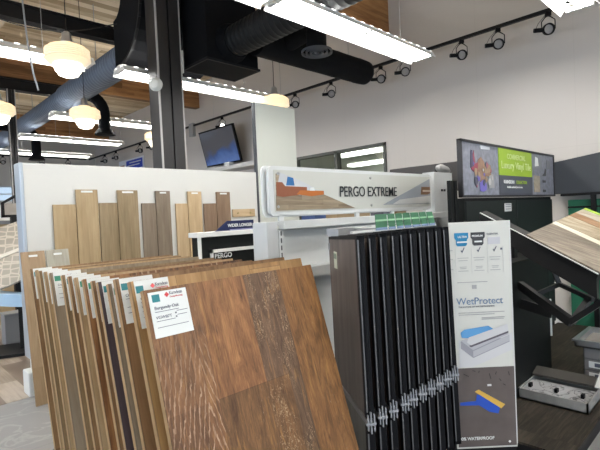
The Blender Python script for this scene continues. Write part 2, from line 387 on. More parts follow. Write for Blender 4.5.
# lower duct running to the right wall with a drop and diffuser
t = thing('round_duct', 'thick black round duct crossing toward the right wall behind the front light', 'duct', (3.60, 4.30, 3.70))
m = MB(); spiral(m, (0, 0, 0), (2.10, 0, 0), .18, .5, .004); m.lathe([(.18, 0), (.175, .06), (.13, .12), (.06, .15)], (2.10, 0, 0), (1, 0, 0), 28)
m.build('duct_section', DUCTM, t, True)
m = MB(); m.cyl((.42, -.61, -.22), (.42, -.61, .30), .12, 24); m.cyl((.42, -.61, .1), (.42, 0, .02), .12, 20)
m.build('duct_drop', DUCTM, t, True)
m = MB()
for r0, r1, z in ((.165, .185, -.25), (.115, .135, -.255), (.06, .085, -.26)):
    m.lathe([(r0, .0), (r1, -.012), (r1, .02), (r0, .02), (r0, 0)], (.42, -.61, z+.02), (0, 0, 1), 28, False)
m.lathe([(.03, 0), (.005, -.02)], (.42, -.61, -.235)); m.build('diffuser', CHAR, t, True)
# round drops off the daylit duct
def drop(x, y, x0, z, zb, label):
    t = thing('duct_drop', label, 'duct', (x, y, z))
    r = .10; m = MB(); pts = [(x0-x, 0, 0), (-.3, 0, 0)]+[(-.3+.28*math.sin(a), 0, -.28*(1-math.cos(a))) for a in [PI/2*k/6 for k in range(1, 7)]]+[(-.02, 0, zb-z+.05)]
    m.tube(pts, r, 18); m.build('duct_pipe', DUCTM, t, True)
    MB().lathe([(.11, .1), (.17, .02), (.175, 0), (.0, 0)], (-.02, 0, zb-z), (0, 0, 1), 24, False).build('diffuser', DUCTM, t, True)
drop(3.27, 8.17, 2.95, 3.80, 3.13, 'nearer black elbow duct drop hooking off the daylit duct')
drop(3.14, 11.9, 2.4, 3.84, 3.12, 'farther black elbow duct drop at far left behind the slim post')

# ------------------------------------------------------------------ fluorescent fixtures
TUBEM = emis('tube_glow', (1, .985, .95), TUBE); REFL = mat('fixture_enamel', (.85, .85, .83), .35, emit=None)
def fixture(L=2.45, w=.34):
    t = thing('fluorescent_light', '', 'ceiling light'); h = .5*w
    m = MB()
    for q in (-1, 1):
        m.prism([(0, q*h, 0), (0, q*h, .014), (0, q*.125, .075), (0, q*.12, .068)], (L, 0, 0))
        m.prism([(0, q*.125, .066), (0, q*.125, .078), (0, q*.145, .064)], (L, 0, 0))
    m.box((0, -.045, .06), (L, .045, .10)); m.build('reflector', REFL, t)
    for a in (0, L/2+.01):
        for y in (-.09, 0, .09):
            MB().cyl((a+.03, y, .038), (a+L/2-.04, y, .038), .018, 10).build('tube', TUBEM, t, True)
    m = MB()
    for x in (.0, L/2-.03, L-.03): m.box((x, -.12, .02), (x+.04, .12, .06))
    m.build('lamp_holder', WHITE, t)
    n = 17
    for q in (-1, 1):     # slotted uplight cover: one comb on each side
        pts = [(0, q*.045, .088), (L, q*.045, .088)]
        for k in range(n-1, -1, -1):
            xa = k*(L-.05)/(n-1); pts += [(xa+.05, q*.060, .088), (xa+.05, q*.125, .082), (xa, q*.125, .082), (xa, q*.060, .088)]
        MB().prism(pts, (0, 0, .004)).build('uplight_comb', REFL, t)
    m = MB()
    for x in (.8, L-.5): m.cyl((x, 0, .1), (x, 0, 1.59), .003, 6)
    m.build('hanger_wire', GREYM, t)
    return t
f0 = fixture(); first = True
rows = [(2.72, 2.95, 'brightest long fluorescent light, large across the top centre'),
        (2.68, 1.22, 'fluorescent light whose end pokes in at the top right corner'),
        (2.42, 5.56, 'fluorescent light passing behind the wide post toward the column'),
        (-.37, 5.56, 'fluorescent light at left edge behind the nearest glowing pendant'),
        (2.46, 8.42, 'fluorescent light just above the middle-distance pendant left of wide post'),
        (2.50, 10.68, 'fluorescent light second from the bottom of the far stack, left'),
        (2.28, 13.0, 'farthest and lowest fluorescent light in view, at left'),
        (.23, 2.95, None), (.23, -1.2, None), (2.7, -1.2, None), (-2.3, 1.2, None), (-2.85, 5.56, None), (-2.3, -3.4, None), (1.5, -3.4, None), (-2.3, 8.42, None), (-2.3, 13.0, None)]
for x, y, lab in rows:
    o = f0 if first else dup(f0); first = False
    o.location = (x, y, 3.4); o['group'] = 'fluorescent lights hung in rows'
    o['label'] = lab or 'fluorescent light over the part of the showroom behind the viewer'
    if x == 2.50: o.scale = (.87, 1, 1)

# ------------------------------------------------------------------ pendants
SHADE, snt, sb = nodes('ribbed_glass'); sb.inputs['Base Color'].default_value = (.85, .74, .55, 1); sb.inputs['Roughness'].default_value = .3
sb.inputs['Emission Color'].default_value = (1, .84, .62, 1); sb.inputs['Emission Strength'].default_value = .5
BOWL = emis('glowing_bowl', (1, .93, .75), 3.2)
def pendant():
    t = thing('pendant_lamp', '', 'pendant lamp')
    pr = []; R0 = .205
    def rib(r0, r1, z0, z1, n):
        for i in range(n):
            f = i/n; f2 = (i+1)/n; a = r0+(r1-r0)*f; b = r0+(r1-r0)*f2; za = z0+(z1-z0)*f; zb = z0+(z1-z0)*f2
            pr.extend([(a-.010, za), (a+.010, za+(zb-za)*.35), (b+.010, za+(zb-za)*.7)])
    pr.append((.045, .30)); rib(.06, .10, .30, .27, 2); rib(.15, R0, .265, .22, 3); rib(R0, R0+.008, .22, .12, 5); rib(R0-.01, .16, .12, .08, 2); pr.append((.13, .075))
    MB().lathe(pr, seg=36, cap=False).build('glass_shade', SHADE, t, True)
    MB().lathe([(.140, .078), (.142, .05), (.128, .03), (.125, .01), (.105, -.01), (.098, -.03), (.05, -.05), (.01, -.052)], seg=28).build('glass_bowl', BOWL, t, True)
    MB().lathe([(.05, .29), (.06, .31), (.045, .36), (.045, .40), (.02, .42)], seg=18).build('fitter', STEEL, t, True)
    MB().cyl((0, 0, .41), (0, 0, 1.90), .005, 6).build('cord', BLACK, t)
    return t
pd = pendant(); first = True
for x, y, sc, lab in ((1.66, 5.03, 1, 'largest glowing ribbed glass pendant lamp, top left'),
                      (2.60, 7.26, 1, 'glowing pendant lamp in front of the far light row, under the daylit duct'),
                      (4.59, 5.12, 1, 'glowing pendant lamp just above the pale square column'),
                      (1.60, 7.9, 1, 'glowing pendant lamp cut off by the left picture edge'),
                      (4.56, 8.85, 1, 'pendant lamp mostly hidden behind the left side of the wide post')):
    o = pd if first else dup(pd); first = False
    o.location = (x, y, 3.07 if x in (2.60, 4.59) else 3.14); o['label'] = lab; o['group'] = 'ribbed glass pendants'
# pale disc beside the wide post
m = MB().lathe([(.0, 0), (.075, .005), (.08, .03), (.05, .07), (.0, .075)], (0, 0, 0), (-.8, -.6, 0), 24).build('ceiling_speaker', mat('speaker_white', (.62, .63, .6), .6), None, True)
m.location = (2.625, 4.99, 3.16); tag(m, 'small pale round disc fixed to the left flank of the wide post', 'speaker')

# ------------------------------------------------------------------ track and track heads
t = thing('track_rail', 'long black lighting track running along the right-hand wall', 'lighting track', (6.0, .9, 3.84))
MB().box((-.02, 0, -.02), (.02, 15.7, .02)).build('rail', BLACK, t)
m = MB()
for y in (.5, 3.9, 5.6, 7.9, 10, 13): m.cyl((0, y, .02), (0, y, 1.155), .004, 6)
m.build('hanger_rod', GREYM, t)
t = thing('track_rail', 'black lighting track crossing the far end of the showroom', 'lighting track', (-1, 16.6, 3.84))
MB().box((0, -.02, -.02), (6.9, .02, .02)).build('rail', BLACK, t)
m = MB()
for x in (1, 3, 5): m.cyl((x, 0, .02), (x, 0, 1.155), .004, 6)
m.build('hanger_rod', GREYM, t)
def head():
    t = thing('track_light', '', 'spotlight')
    MB().box((-.03, -.02, -.045), (.03, .02, 0)).build('adapter', BLKP, t)
    m = MB(); m.tube([(0, 0, -.04), (-.035, 0, -.06), (-.075, 0, -.11), (-.075, 0, -.2)], .006); m.tube([(0, 0, -.04), (.035, 0, -.06), (.075, 0, -.09), (.075, 0, -.2)], .006); m.build('yoke', BLKP, t)
    m = MB(); m.lathe([(.052, -.03), (.066, -.03), (.068, .02), (.055, .03), (.052, -.03)], (0, 0, -.2), (0, -1, -.25), 24, False); m.build('lamp_ring', BLKP, t, True)
    MB().lathe([(.052, -.005), (.0, .012)], (0, 0, -.2), (0, -1, -.25), 24, False).build('lens', mat('lens_glass', (.45, .43, .42), .15), t, True)
    MB().cyl((-.16, .01, -.2), (-.06, .01, -.2), .026, 14).build('transformer', BLKP, t, True)
    MB().tube([(-.14, 0, -.18), (-.11, 0, -.12), (-.03, 0, -.03)], .003).build('cable', BLKP, t)
    return t
hd = head(); first = True
spots = [(1.76, 'nearest black track light, at the top right beside the corner fluorescent light'),
         (2.35, 'second black track light from the right'), (2.84, 'third black track light from the right'),
         (3.73, 'black track light just right of the tip of the bright fluorescent light'), (4.17, 'black track light directly under the tip of the bright fluorescent light'),
         (5.21, 'black track light in front of the grey wall left of the duct end'), (6.11, 'black track light by the top right corner of the pale column'),
         (8.48, 'small lit track light shining just above the television'), (11.0, 'small track light seen left of the wide post, nearest of three'),
         (11.9, 'small track light left of the wide post, middle one'), (12.6, 'small track light left of the wide post, above the blue banner'),
         (14.3, 'tiny track light far along the wall past the blue banner'), (15.2, 'tiny track light nearest to the far corner')]
for i, (y, lab) in enumerate(spots):
    o = hd if i == 0 else dup(hd)
    o.location = (6.0, y, 3.82); o.rotation_euler = (0, 0, rad(-48+random.uniform(-14, 14))); o['label'] = lab; o['group'] = 'black track lights'
    if y == 8.48:
        for c in o.children:
            if c.name.startswith('lens'):
                c.data = c.data.copy(); c.data.materials.clear(); c.data.materials.append(emis('lit_lens', (1, .95, .85), 12))
for i, (x, lab) in enumerate(((3.4, 'track light on the far cross track, at the left picture edge'), (4.5, 'track light on the far cross track, above the divider'), (5.3, 'track light on the far cross track, nearest to the corner'))):
    o = dup(hd); o.location = (x, 16.6, 3.82); o.rotation_euler = (0, 0, rad(-30)); o['label'] = lab; o['group'] = 'black track lights'
MB_j = MB().box((-.04, -.09, -.22), (.04, .09, .10)).build('junction_box', GREYM); MB_j.location = (6.0, 9.75, 3.80)
tag(MB_j, 'small grey box hanging on the track left of the television', 'junction box')

# hanging cords near the largest pendant
t = tag(MB().tube([(1.15, 4.9, 5.0), (1.17, 4.9, 4.3), (1.24, 4.9, 3.7), (1.27, 4.92, 3.3), (1.31, 4.95, 3.05), (1.36, 5.0, 2.9)], .008).build('hanging_cord', GREYM), 'grey cord dangling from the ceiling by the largest pendant', 'cord')
pts = [(1.2+.16*math.cos(a)+.02*a, 4.9, 3.98+.07*math.sin(a)) for a in [k*PI/8 for k in range(40)]]
tag(MB().tube(pts, .006).build('coiled_cord', BLACK), 'dark cord loosely coiled above the largest pendant', 'cord')
pts = [(.4+k*.16, 5.3, 3.9-.28*math.sin(k/12*PI)) for k in range(13)]
tag(MB().tube(pts, .006).build('slack_cord', BLACK), 'thin dark cord sagging across the upper left under the beam', 'cord')

# ------------------------------------------------------------------ television
t = thing('television', 'black flat television tilted down on the far right-hand wall', 'television', (6.04, 8.72, 3.20))
tv = bpy.data.objects.new('screen_assembly', None); bpy.data.objects.remove(tv)
mt = Matrix.Rotation(rad(-14), 4, 'Y')
MB().box((0, -.68, -.42), (.06, .68, .42), mt, .01).build('housing', BLKP, t)
SCR, nt, b = nodes('tv_screen'); b.inputs['Base Color'].default_value = (.01, .01, .012, 1); b.inputs['Roughness'].default_value = .12
tc = N(nt, 'ShaderNodeTexCoord'); sp = N(nt, 'ShaderNodeSeparateXYZ'); nt.links.new(tc.outputs['Object'], sp.inputs[0])
n = N(nt, 'ShaderNodeTexNoise'); n.inputs['Scale'].default_value = 1.6; n.inputs['Distortion'].default_value = .8; nt.links.new(tc.outputs['Object'], n.inputs['Vector'])
z = math_(nt, 'ADD', math_(nt, 'MULTIPLY', sp.outputs['Z'], -1.1), math_(nt, 'MULTIPLY', n.outputs['Fac'], .75))
cr = N(nt, 'ShaderNodeValToRGB'); e = cr.color_ramp.elements; e[0].position = .40; e[0].color = (.10, .10, .12, 1); e[1].position = .95; e[1].color = (.18, .36, .9, 1)
q = e.new(.55); q.color = (.05, .12, .38, 1)
nt.links.new(z, cr.inputs[0]); nt.links.new(cr.outputs[0], b.inputs['Emission Color']); b.inputs['Emission Strength'].default_value = .5
MB().box((-.004, -.65, -.385), (0, .65, .385), mt).build('screen', SCR, t)
m = MB(); m.box((.04, -.15, -.1), (.33, .15, .1)); m.box((.31, -.2, -.25), (.35, .2, .25)); m.build('wall_bracket', BLACK, t)
sh = MB().box((5.95, 7.3, 2.63), (6.4, 10.4, 2.72)).build('wall_ledge', mat('ledge_grey', (.42, .42, .42), .6)); tag(sh, 'long pale ledge on the wall under the television', 'shelf')
m = MB().box((6.0, 8.3, 2.72), (6.12, 8.5, 2.80)).build('small_white_box', WHITEC); tag(m, 'small white box on the ledge under the television', 'box')

# banner on the far stretch of the wall
t = thing('wall_banner', 'small blue and white banner high on the wall left of the wide post', 'banner', (6.36, 14.95, 3.38), rad(-90))
MB().box((-.02, 0, -.2), (1.75, .03, .2)).build('banner_cloth', mat('banner_white', (.75, .78, .85), .7), t)
m = MB(); m.box((.55, -.004, -.13), (1.7, 0, .15)); m.build('blue_print', mat('banner_blue', (.03, .07, .5), .6), t)
m = MB(); m.box((.62, -.008, -.03), (1.5, -.004, .0)); m.box((.8, -.008, .06), (1.6, -.004, .09)); m.build('white_swoosh', WHITEC, t)
m = MB(); m.box((.05, -.004, -.15), (.4, 0, .05)); m.build('red_print', mat('banner_red', (.28, .13, .13), .6), t)

# ------------------------------------------------------------------ sample boards hung on the divider
def board_pair(x0, x1, x2, zlow, zhigh, cols, label, split=True):
    t = thing('sample_board', label, 'wood sample', (x0, DY-.03, .62), 0, 'floor samples hung on the white wall')
    W1 = wood('divider_sample', cols, pw=2, pl=5, tint=0, seam=0, rough=.55)
    MB().box((0, 0, 0), (x1-x0-.004, .018, zlow-.62), bev=.003).build('short_plank', W1, t)
    MB().box((x1-x0, -.006, 0), (x2-x0, .018, zhigh-.62), bev=.003).build('tall_plank', W1, t)
    MB().box((x1-x0+.05, -.009, zhigh-.65), (x2-x0-.05, -.004, zhigh-.632)).build('hanging_slot', WHITEC, t)
    return t
tan = ((.25, .175, .09), (.34, .245, .135), (.43, .33, .20))
mid = ((.16, .115, .06), (.23, .168, .095), (.31, .24, .145))
gry = ((.12, .09, .062), (.18, .14, .10), (.25, .20, .15))
ltan = ((.34, .24, .13), (.44, .32, .185), (.54, .41, .26))
dbr = ((.13, .08, .05), (.19, .125, .08), (.26, .18, .12))
board_pair(1.345, 1.555, 1.765, 1.755, 1.90, tan, 'light tan stepped plank sample, leftmost on the white wall')
board_pair(1.775, 1.965, 2.185, 1.765, 1.895, mid, 'mid brown stepped plank sample, second from left on the white wall')
board_pair(2.225, 2.39, 2.565, 1.755, 1.89, gry, 'grey-brown stepped plank sample, in the middle of the white wall')
board_pair(2.63, 2.79, 2.975, 1.745, 1.885, ltan, 'pale oak stepped plank sample, second from right on the white wall')
board_pair(3.005, 3.19, 3.39, 1.74, 1.88, dbr, 'dark brown stepped plank sample, rightmost on the white wall')
t = thing('mounting_strip', 'short horizontal tan strip with two screws on the white wall', 'wood strip', (3.43, DY-.025, 1.56))
MB().box((0, 0, 0), (.36, .02, .10), bev=.004).build('strip', wood('strip_wood', ltan, pw=2, pl=5, across='Z', along='X', seam=0), t)
for x in (.08, .28): MB().cyl((x, -.006, .05), (x, 0, .05), .012, 12).build('screw', mat('brass_screw', (.3, .25, .1), .4), t)

# loose planks standing on the floor against the divider end
def loose(x, wd, cols, label, holecol):
    t = thing('loose_plank', label, 'wood sample', (x, 4.42, .0)); 
    m = MB().box((0, 0, 0), (wd, .016, 1.35), Matrix.Rotation(rad(-9.5), 4, 'X'), .003); m.build('plank', wood('loose_wood', cols, pw=3, pl=6, seam=0, tint=0), t)
    MB().box((wd/2-.035, -.003, 1.30), (wd/2+.035, .0, 1.318), Matrix.Rotation(rad(-9.5), 4, 'X')).build('hanging_slot', holecol, t)
loose(1.04, .195, ((.21, .14, .075), (.30, .205, .12), (.38, .27, .17)), 'tall tan plank leaning at the far left end of the sample rack', WHITEC)
loose(1.245, .195, ((.27, .25, .20), (.35, .33, .27), (.43, .40, .34)), 'tall grey plank leaning beside the tan one behind the rack', WHITEC)

# ------------------------------------------------------------------ rack of wood panels in front
LEAN = rad(-17)   # top away from the viewer
t = thing('panel_rack', 'low dark rack holding the row of leaning wood flooring panels', 'display rack', (.72, 1.02, 0))
m = MB()
for x in (.06, .84): m.box((x, 0, .16), (x+.04, 2.05, .184)); 
m.build('side_rail', BLACK, t)
for x, y in ((.06, .02), (.84, .02), (.06, 1.97), (.84, 1.97)): MB().box((x, y, 0), (x+.04, y+.04, .16)).build('leg', BLACK, t)
ts = MB()
RUST = wood('rustic_oak', ((.055, .022, .009), (.165, .072, .026), (.31, .150, .058)), pw=.2187, pl=1.9, rough=.5, tint=.42, seam=.55, streak=(.50, .36, .24), grain=1.0, gs=1.5)
def rustic():
    m, nt, b = nodes('rustic_oak_face'); b.inputs['Roughness'].default_value = .5; b.inputs['Specular IOR Level'].default_value = .3
    tc = N(nt, 'ShaderNodeTexCoord'); sp = N(nt, 'ShaderNodeSeparateXYZ'); nt.links.new(tc.outputs['Object'], sp.inputs[0]); x, z = sp.outputs['X'], sp.outputs['Z']
    def noise(ax, az, det=5, dist=0.0, rough=.55, seed=0):
        c = N(nt, 'ShaderNodeCombineXYZ'); nt.links.new(math_(nt, 'MULTIPLY', x, ax), c.inputs[0]); nt.links.new(math_(nt, 'MULTIPLY', z, az), c.inputs[2]); c.inputs[1].default_value = seed
        n = N(nt, 'ShaderNodeTexNoise'); n.inputs['Scale'].default_value = 1; n.inputs['Detail'].default_value = det; n.inputs['Distortion'].default_value = dist; n.inputs['Roughness'].default_value = rough
        nt.links.new(c.outputs[0], n.inputs['Vector']); return n.outputs['Fac']
    def ramp(f, stops, const=False):
        cr = N(nt, 'ShaderNodeValToRGB'); e = cr.color_ramp.elements
        if const: cr.color_ramp.interpolation = 'CONSTANT'
        for k, (p, c) in enumerate(stops):
            el = e[k] if k < 2 else e.new(p)
            el.position = p; el.color = (*c, 1)
        nt.links.new(f, cr.inputs[0]); return cr.outputs[0]
    def mix(f, A, B, mode='MIX'):
        mx = N(nt, 'ShaderNodeMix', data_type='RGBA', blend_type=mode)
        if isinstance(f, float): mx.inputs['Factor'].default_value = f
        else: nt.links.new(f, mx.inputs['Factor'])
        for q, n_ in ((A, 'A'), (B, 'B')):
            if isinstance(q, tuple): mx.inputs[n_].default_value = (*q, 1)
            else: nt.links.new(q, mx.inputs[n_])
        return mx.outputs['Result']
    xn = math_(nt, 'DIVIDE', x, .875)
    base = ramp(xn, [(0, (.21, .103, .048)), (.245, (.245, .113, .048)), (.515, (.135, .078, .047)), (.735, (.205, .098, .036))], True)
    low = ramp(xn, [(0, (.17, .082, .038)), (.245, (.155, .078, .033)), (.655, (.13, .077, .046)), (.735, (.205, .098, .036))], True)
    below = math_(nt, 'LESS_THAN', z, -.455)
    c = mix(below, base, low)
    mott = ramp(noise(20, 4.5, 6, 1.5, .62), [(.30, (.45, .42, .42)), (.72, (1.35, 1.38, 1.35))])
    c = mix(1.0, c, mott, 'MULTIPLY')
    gold = ramp(noise(34, 5, 6, 1.2, .65, seed=7), [(.55, (0, 0, 0)), (.72, (.55, .55, .55))])
    c = mix(gold, c, (.36, .19, .06))
    dark = ramp(noise(60, 5.5, 7, .9, .7, seed=13), [(.30, (.8, .8, .8)), (.46, (0, 0, 0))])
    c = mix(dark, c, (.050, .022, .010))
    fine = ramp(noise(190, 14, 3, .2, .6, seed=3), [(.3, (.72, .70, .68)), (.7, (1.22, 1.22, 1.22))])
    c = mix(1.0, c, fine, 'MULTIPLY')
    # limed cathedral grain on the first plank
    f = math_(nt, 'ADD', z, math_(nt, 'MULTIPLY', math_(nt, 'ABSOLUTE', math_(nt, 'SUBTRACT', x, .168)), 4.2))
    f = math_(nt, 'ADD', f, math_(nt, 'MULTIPLY', noise(30, 9, 3, 0, seed=21), .16))
    st = math_(nt, 'ABSOLUTE', math_(nt, 'SUBTRACT', math_(nt, 'FRACT', math_(nt, 'DIVIDE', f, .085)), .5))
    st = math_(nt, 'LESS_THAN', st, .11)
    msk = math_(nt, 'MULTIPLY', math_(nt, 'LESS_THAN', x, .214), math_(nt, 'LESS_THAN', z, -.17))
    msk2 = ramp(noise(60, 20, 3, 0, seed=9), [(.36, (.05, .05, .05)), (.60, (.70, .70, .70))])
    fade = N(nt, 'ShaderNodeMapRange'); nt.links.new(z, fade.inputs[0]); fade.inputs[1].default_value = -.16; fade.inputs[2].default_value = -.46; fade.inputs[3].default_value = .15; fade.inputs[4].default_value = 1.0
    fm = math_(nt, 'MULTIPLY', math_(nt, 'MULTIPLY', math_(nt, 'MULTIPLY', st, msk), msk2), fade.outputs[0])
    c = mix(fm, c, (.50, .345, .235))
    # pale scratches on the third plank
    q = math_(nt, 'LESS_THAN', math_(nt, 'ABSOLUTE', math_(nt, 'SUBTRACT', noise(60, 26, 2, 1.2, seed=31), .5)), .014)
    q = math_(nt, 'MULTIPLY', q, math_(nt, 'MULTIPLY', math_(nt, 'GREATER_THAN', x, .45), math_(nt, 'LESS_THAN', x, .64)))
    q = math_(nt, 'MULTIPLY', q, ramp(noise(9, 6, 2, 0, seed=41), [(.45, (0, 0, 0)), (.6, (.6, .6, .6))]))
    c = mix(q, c, (.50, .36, .22))
    # speckled liming
    sp2 = ramp(noise(150, 45, 3, 0, .7, seed=51), [(.60, (0, 0, 0)), (.74, (.45, .45, .45))])
    sp2 = math_(nt, 'MULTIPLY', sp2, ramp(noise(8, 2, 2, 0, seed=61), [(.44, (0, 0, 0)), (.6, (1, 1, 1))]))
    c = mix(sp2, c, (.45, .34, .26))
    # joints
    j = math_(nt, 'LESS_THAN', math_(nt, 'ABSOLUTE', math_(nt, 'SUBTRACT', x, .2145)), .0013)
    for xx in (.4505, .643): j = math_(nt, 'MAXIMUM', j, math_(nt, 'LESS_THAN', math_(nt, 'ABSOLUTE', math_(nt, 'SUBTRACT', x, xx)), .0012))
    k = math_(nt, 'MULTIPLY', math_(nt, 'LESS_THAN', math_(nt, 'ABSOLUTE', math_(nt, 'ADD', z, .455)), .0016), math_(nt, 'MULTIPLY', math_(nt, 'GREATER_THAN', x, .2145), math_(nt, 'LESS_THAN', x, .573)))
    c = mix(math_(nt, 'MULTIPLY', math_(nt, 'MAXIMUM', j, k), .32), c, (.03, .014, .008))
    nt.links.new(c, b.inputs['Base Color'])
    bp = N(nt, 'ShaderNodeBump'); bp.inputs['Strength'].default_value = .3; bp.inputs['Distance'].default_value = .002
    nt.links.new(noise(190, 14, 3, .2, .6, seed=3), bp.inputs['Height']); nt.links.new(bp.outputs['Normal'], b.inputs['Normal'])
    return m
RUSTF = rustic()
EDGE = wood('ply_edge', ((.22, .125, .05), (.33, .20, .09), (.42, .27, .13)), pw=3, pl=6, across='X', along='Z', seam=0, tint=0)
TEAL = mat('teal_print', (.02, .19, .22), .5); REDP = mat('red_print', (.55, .04, .05), .5); INK = mat('grey_ink', (.10, .11, .15), .6); BINK = mat('blue_ink', (.10, .20, .38), .6)
GRN = mat('green_print', (.03, .22, .14), .5)
tones = {
 'rust': None,
 'honey': ((.22, .12, .045), (.33, .19, .075), (.44, .27, .12)),
 'brown': ((.12, .06, .02), (.20, .11, .05), (.29, .17, .08)),
 'plum': ((.035, .022, .026), (.06, .042, .048), (.09, .066, .072)),
 'grey': ((.16, .13, .10), (.24, .20, .155), (.33, .28, .22)),
 'olive': ((.14, .085, .035), (.21, .135, .065), (.28, .19, .10)),
 'tan': ((.26, .16, .075), (.36, .24, .125), (.46, .33, .19)),
 'ash': ((.15, .11, .07), (.22, .17, .115), (.29, .235, .17))}
pm = {k: (wood('panel_'+k, v, pw=.19, pl=1.1, tint=.4, seam=.6) if v else RUST) for k, v in tones.items()}
panels = [  # y at the top edge, tone, width, label
 (1.590, 'rust', .875, 'large rustic reddish oak panel, frontmost of the leaning row'),
 (1.700, 'honey', .915, 'honey oak panel directly behind the frontmost rustic panel'),
 (1.835, 'brown', .92, 'brown panel with a half hidden white card, third from the front'),
 (1.910, 'ash', .90, 'ash grey panel with a teal marked card, fourth from the front'),
 (2.020, 'plum', .91, 'near-black panel, fifth from the front of the row'),
 (2.090, 'brown', .90, 'brown panel, sixth from the front of the leaning row'),
 (2.200, 'rust', .91, 'reddish brown panel, seventh from the front of the leaning row'),
 (2.310, 'tan', .92, 'tan panel, eighth from the front of the leaning row'),
 (2.400, 'brown', .90, 'brown panel, ninth from the front of the leaning row'),
 (2.500, 'olive', .91, 'olive-brown panel, tenth from the front of the leaning row'),
 (2.700, 'ash', .92, 'ash grey panel with a fully visible card, fifth from the far end'),
 (2.800, 'tan', .91, 'tan panel, fourth from the far end of the row'),
 (2.900, 'olive', .90, 'olive-brown panel, third from the far end of the row'),
 (2.970, 'tan', .92, 'tan panel, second from the far end of the row'),
 (3.090, 'brown', .93, 'dark brown panel with a white card, last at the far end')]
PL = 1.16
def wood_panel(y, tone, wd, lab, k):
    t = thing('flooring_panel', lab, 'flooring panel', (.74, y+.0, 1.325 if k in (1, 2) else 1.30), 0, 'wood flooring panels leaning in the front rack')
    t.rotation_euler = (LEAN, 0, 0)
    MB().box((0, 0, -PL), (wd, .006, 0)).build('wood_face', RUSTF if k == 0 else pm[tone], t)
    MB().box((-.0008, .006, -PL), (wd+.0008, .028, .0012)).build('backing', EDGE, t)
    cx = .012 if k else .012; cw = .155 if k == 0 else (.142 if k < 3 or k == 10 else .105)
    c = MB().box((cx, -.004, -.185 if k else -.180), (cx+cw, -.001, -.001 if k else -.012)).build('label_card', WHITEC, t)
    d0 = .012 if k == 0 else .003; MB().box((cx+d0, -.0052, -.05), (cx+d0+.030, -.004, -.022)).build('colour_mark', GRN if k in (3, 6, 10, 7) else TEAL, c)
    md = Matrix.Translation((cx+.072, 0, -.028)) @ Matrix.Rotation(rad(45), 4, 'Y')
    MB().box((-.007, -.0052, -.007), (.007, -.004, .007), md).build('logo', REDP, c)
    text('card_text', 'Karndean', .019, INK, c, (cx+.083, -.0045, -.030), width=.052)
    text('card_text', 'Designflooring', .009, REDP, c, (cx+.083, -.0045, -.041))
    nm = ['Burgundy Oak', 'Golden Oak', 'Ebony', 'Ash Oak', 'Black Oak', 'Walnut', 'Plum Oak', 'Tan Oak', 'Brown Oak', 'Olive Oak', 'Grey Ash', 'Pale Oak', 'Olive', 'Honey', 'Dark Oak'][k]
    text('card_text', nm if k == 0 else 'Oak', .017, INK, c, (cx+.014, -.0045, -.078), sx=1.0)
    if k < 2: text('card_text', 'VGW87T', .016, INK, c, (cx+.014, -.0045, -.113))
    m = MB(); 
    for q, (a, b, z) in enumerate(((.014, .11, -.088), (.014, .09, -.122), (.014, .14, -.145), (.10, .145, -.095), (.10, .14, -.11))): m.box((cx+a, -.0052, z), (cx+b, -.004, z+.002))
    m.box((cx+.092, -.0052, -.104), (cx+.098, -.004, -.098)); m.box((cx+.092, -.0052, -.118), (cx+.098, -.004, -.112))
    m.build('printed_lines', INK, c)
    return t
for k, (y, tone, wd, lab) in enumerate(panels):
    wood_panel(y, tone, wd, lab, k)

# ------------------------------------------------------------------ small black shelf unit left of the gondola
t = thing('shelf_unit', 'black shelf unit with a white top behind the leaning panels', 'shelf unit', (2.22, 3.6, 0))
MB().box((0, 0, 0), (.82, .11, 1.385)).build('body', MATB, t)
MB().box((-.025, -.03, 1.385), (.84, .13, 1.43), bev=.004).build('top', WHITE, t)
m = MB(); m.box((-.01, -.02, 0), (.018, 0, 1.385)); m.build('upright_trim', WHITE, t)
f = MB(); f.box((.11, -.03, 1.235), (.82, -.01, 1.265)); f.box((.11, -.03, .9), (.135, -.01, 1.265)); f.build('inner_frame', WHITE, t)
text('brand_text', 'PERGO', .062, WHITEC, t, (.155, -.016, 1.182), ext=.002, off=.001)
t = thing('slogan_sign', 'navy slanted-end sign reading WIDER LONGER on the black shelf unit', 'sign', (2.42, 3.615, 1.43))
MB().prism([(0, 0, .0), (.46, 0, .0), (.46, 0, .095), (.14, 0, .095)], (0, .012, 0)).build('board', mat('navy', (.014, .02, .07), .6, spec=.2), t)
MB().box((.16, -.01, 0), (.46, 0, .012)).build('base_strip', mat('lilac_strip', (.25, .25, .4), .5), t)
text('slogan', 'WIDER LONGER', .042, WHITEC, t, (.14, -.003, .035), off=.001, width=.30)

# ------------------------------------------------------------------ white gondola with header sign
GW = mat('gondola_white', (.66, .68, .68), .4); GW2 = mat('gondola_grey', (.56, .58, .59), .45)
t = thing('gondola_shelf', 'white steel gondola display standing behind the black swing panels', 'display unit', (2.07, 2.6, 0))
MB().box((.125, 0, 0), (.232, .17, 1.505), bev=.003).build('end_upright', GW2, t)
MB().box((.27, .10, 0), (2.86, .16, 1.45)).build('back_panel', GW, t)
m = MB(); m.box((.26, -.05, 1.445), (2.86, .02, 1.51), bev=.004); m.build('top_rail', GW, t)
MB().box((.27, .02, 1.47), (2.86, .17, 1.505)).build('top_shelf', GW, t)
m = MB(); m.box((.27, -.02, 1.09), (2.6, .1, 1.125)); m.box((.27, -.03, 1.045), (2.6, -.015, 1.125)); m.build('shelf', GW, t)
m = MB(); m.box((.27, -.03, .3), (2.6, .1, .33)); m.build('shelf', GW, t)
m = MB()
for i in range(24): m.box((.250, -.012, .11+i*.056), (.260, -.0095, .11+i*.056+.036))
m.build('slotted_strip', CHAR, t)
MB().box((.234, -.009, .0), (.285, .1, 1.44)).build('slot_channel', GW, t)
m = MB(); m.box((2.66, .025, 0), (2.76, .17, 1.97)); m.box((2.76, .06, 0), (3.16, .09, 1.975)); m.build('end_panel', GW2, t)
m = MB()
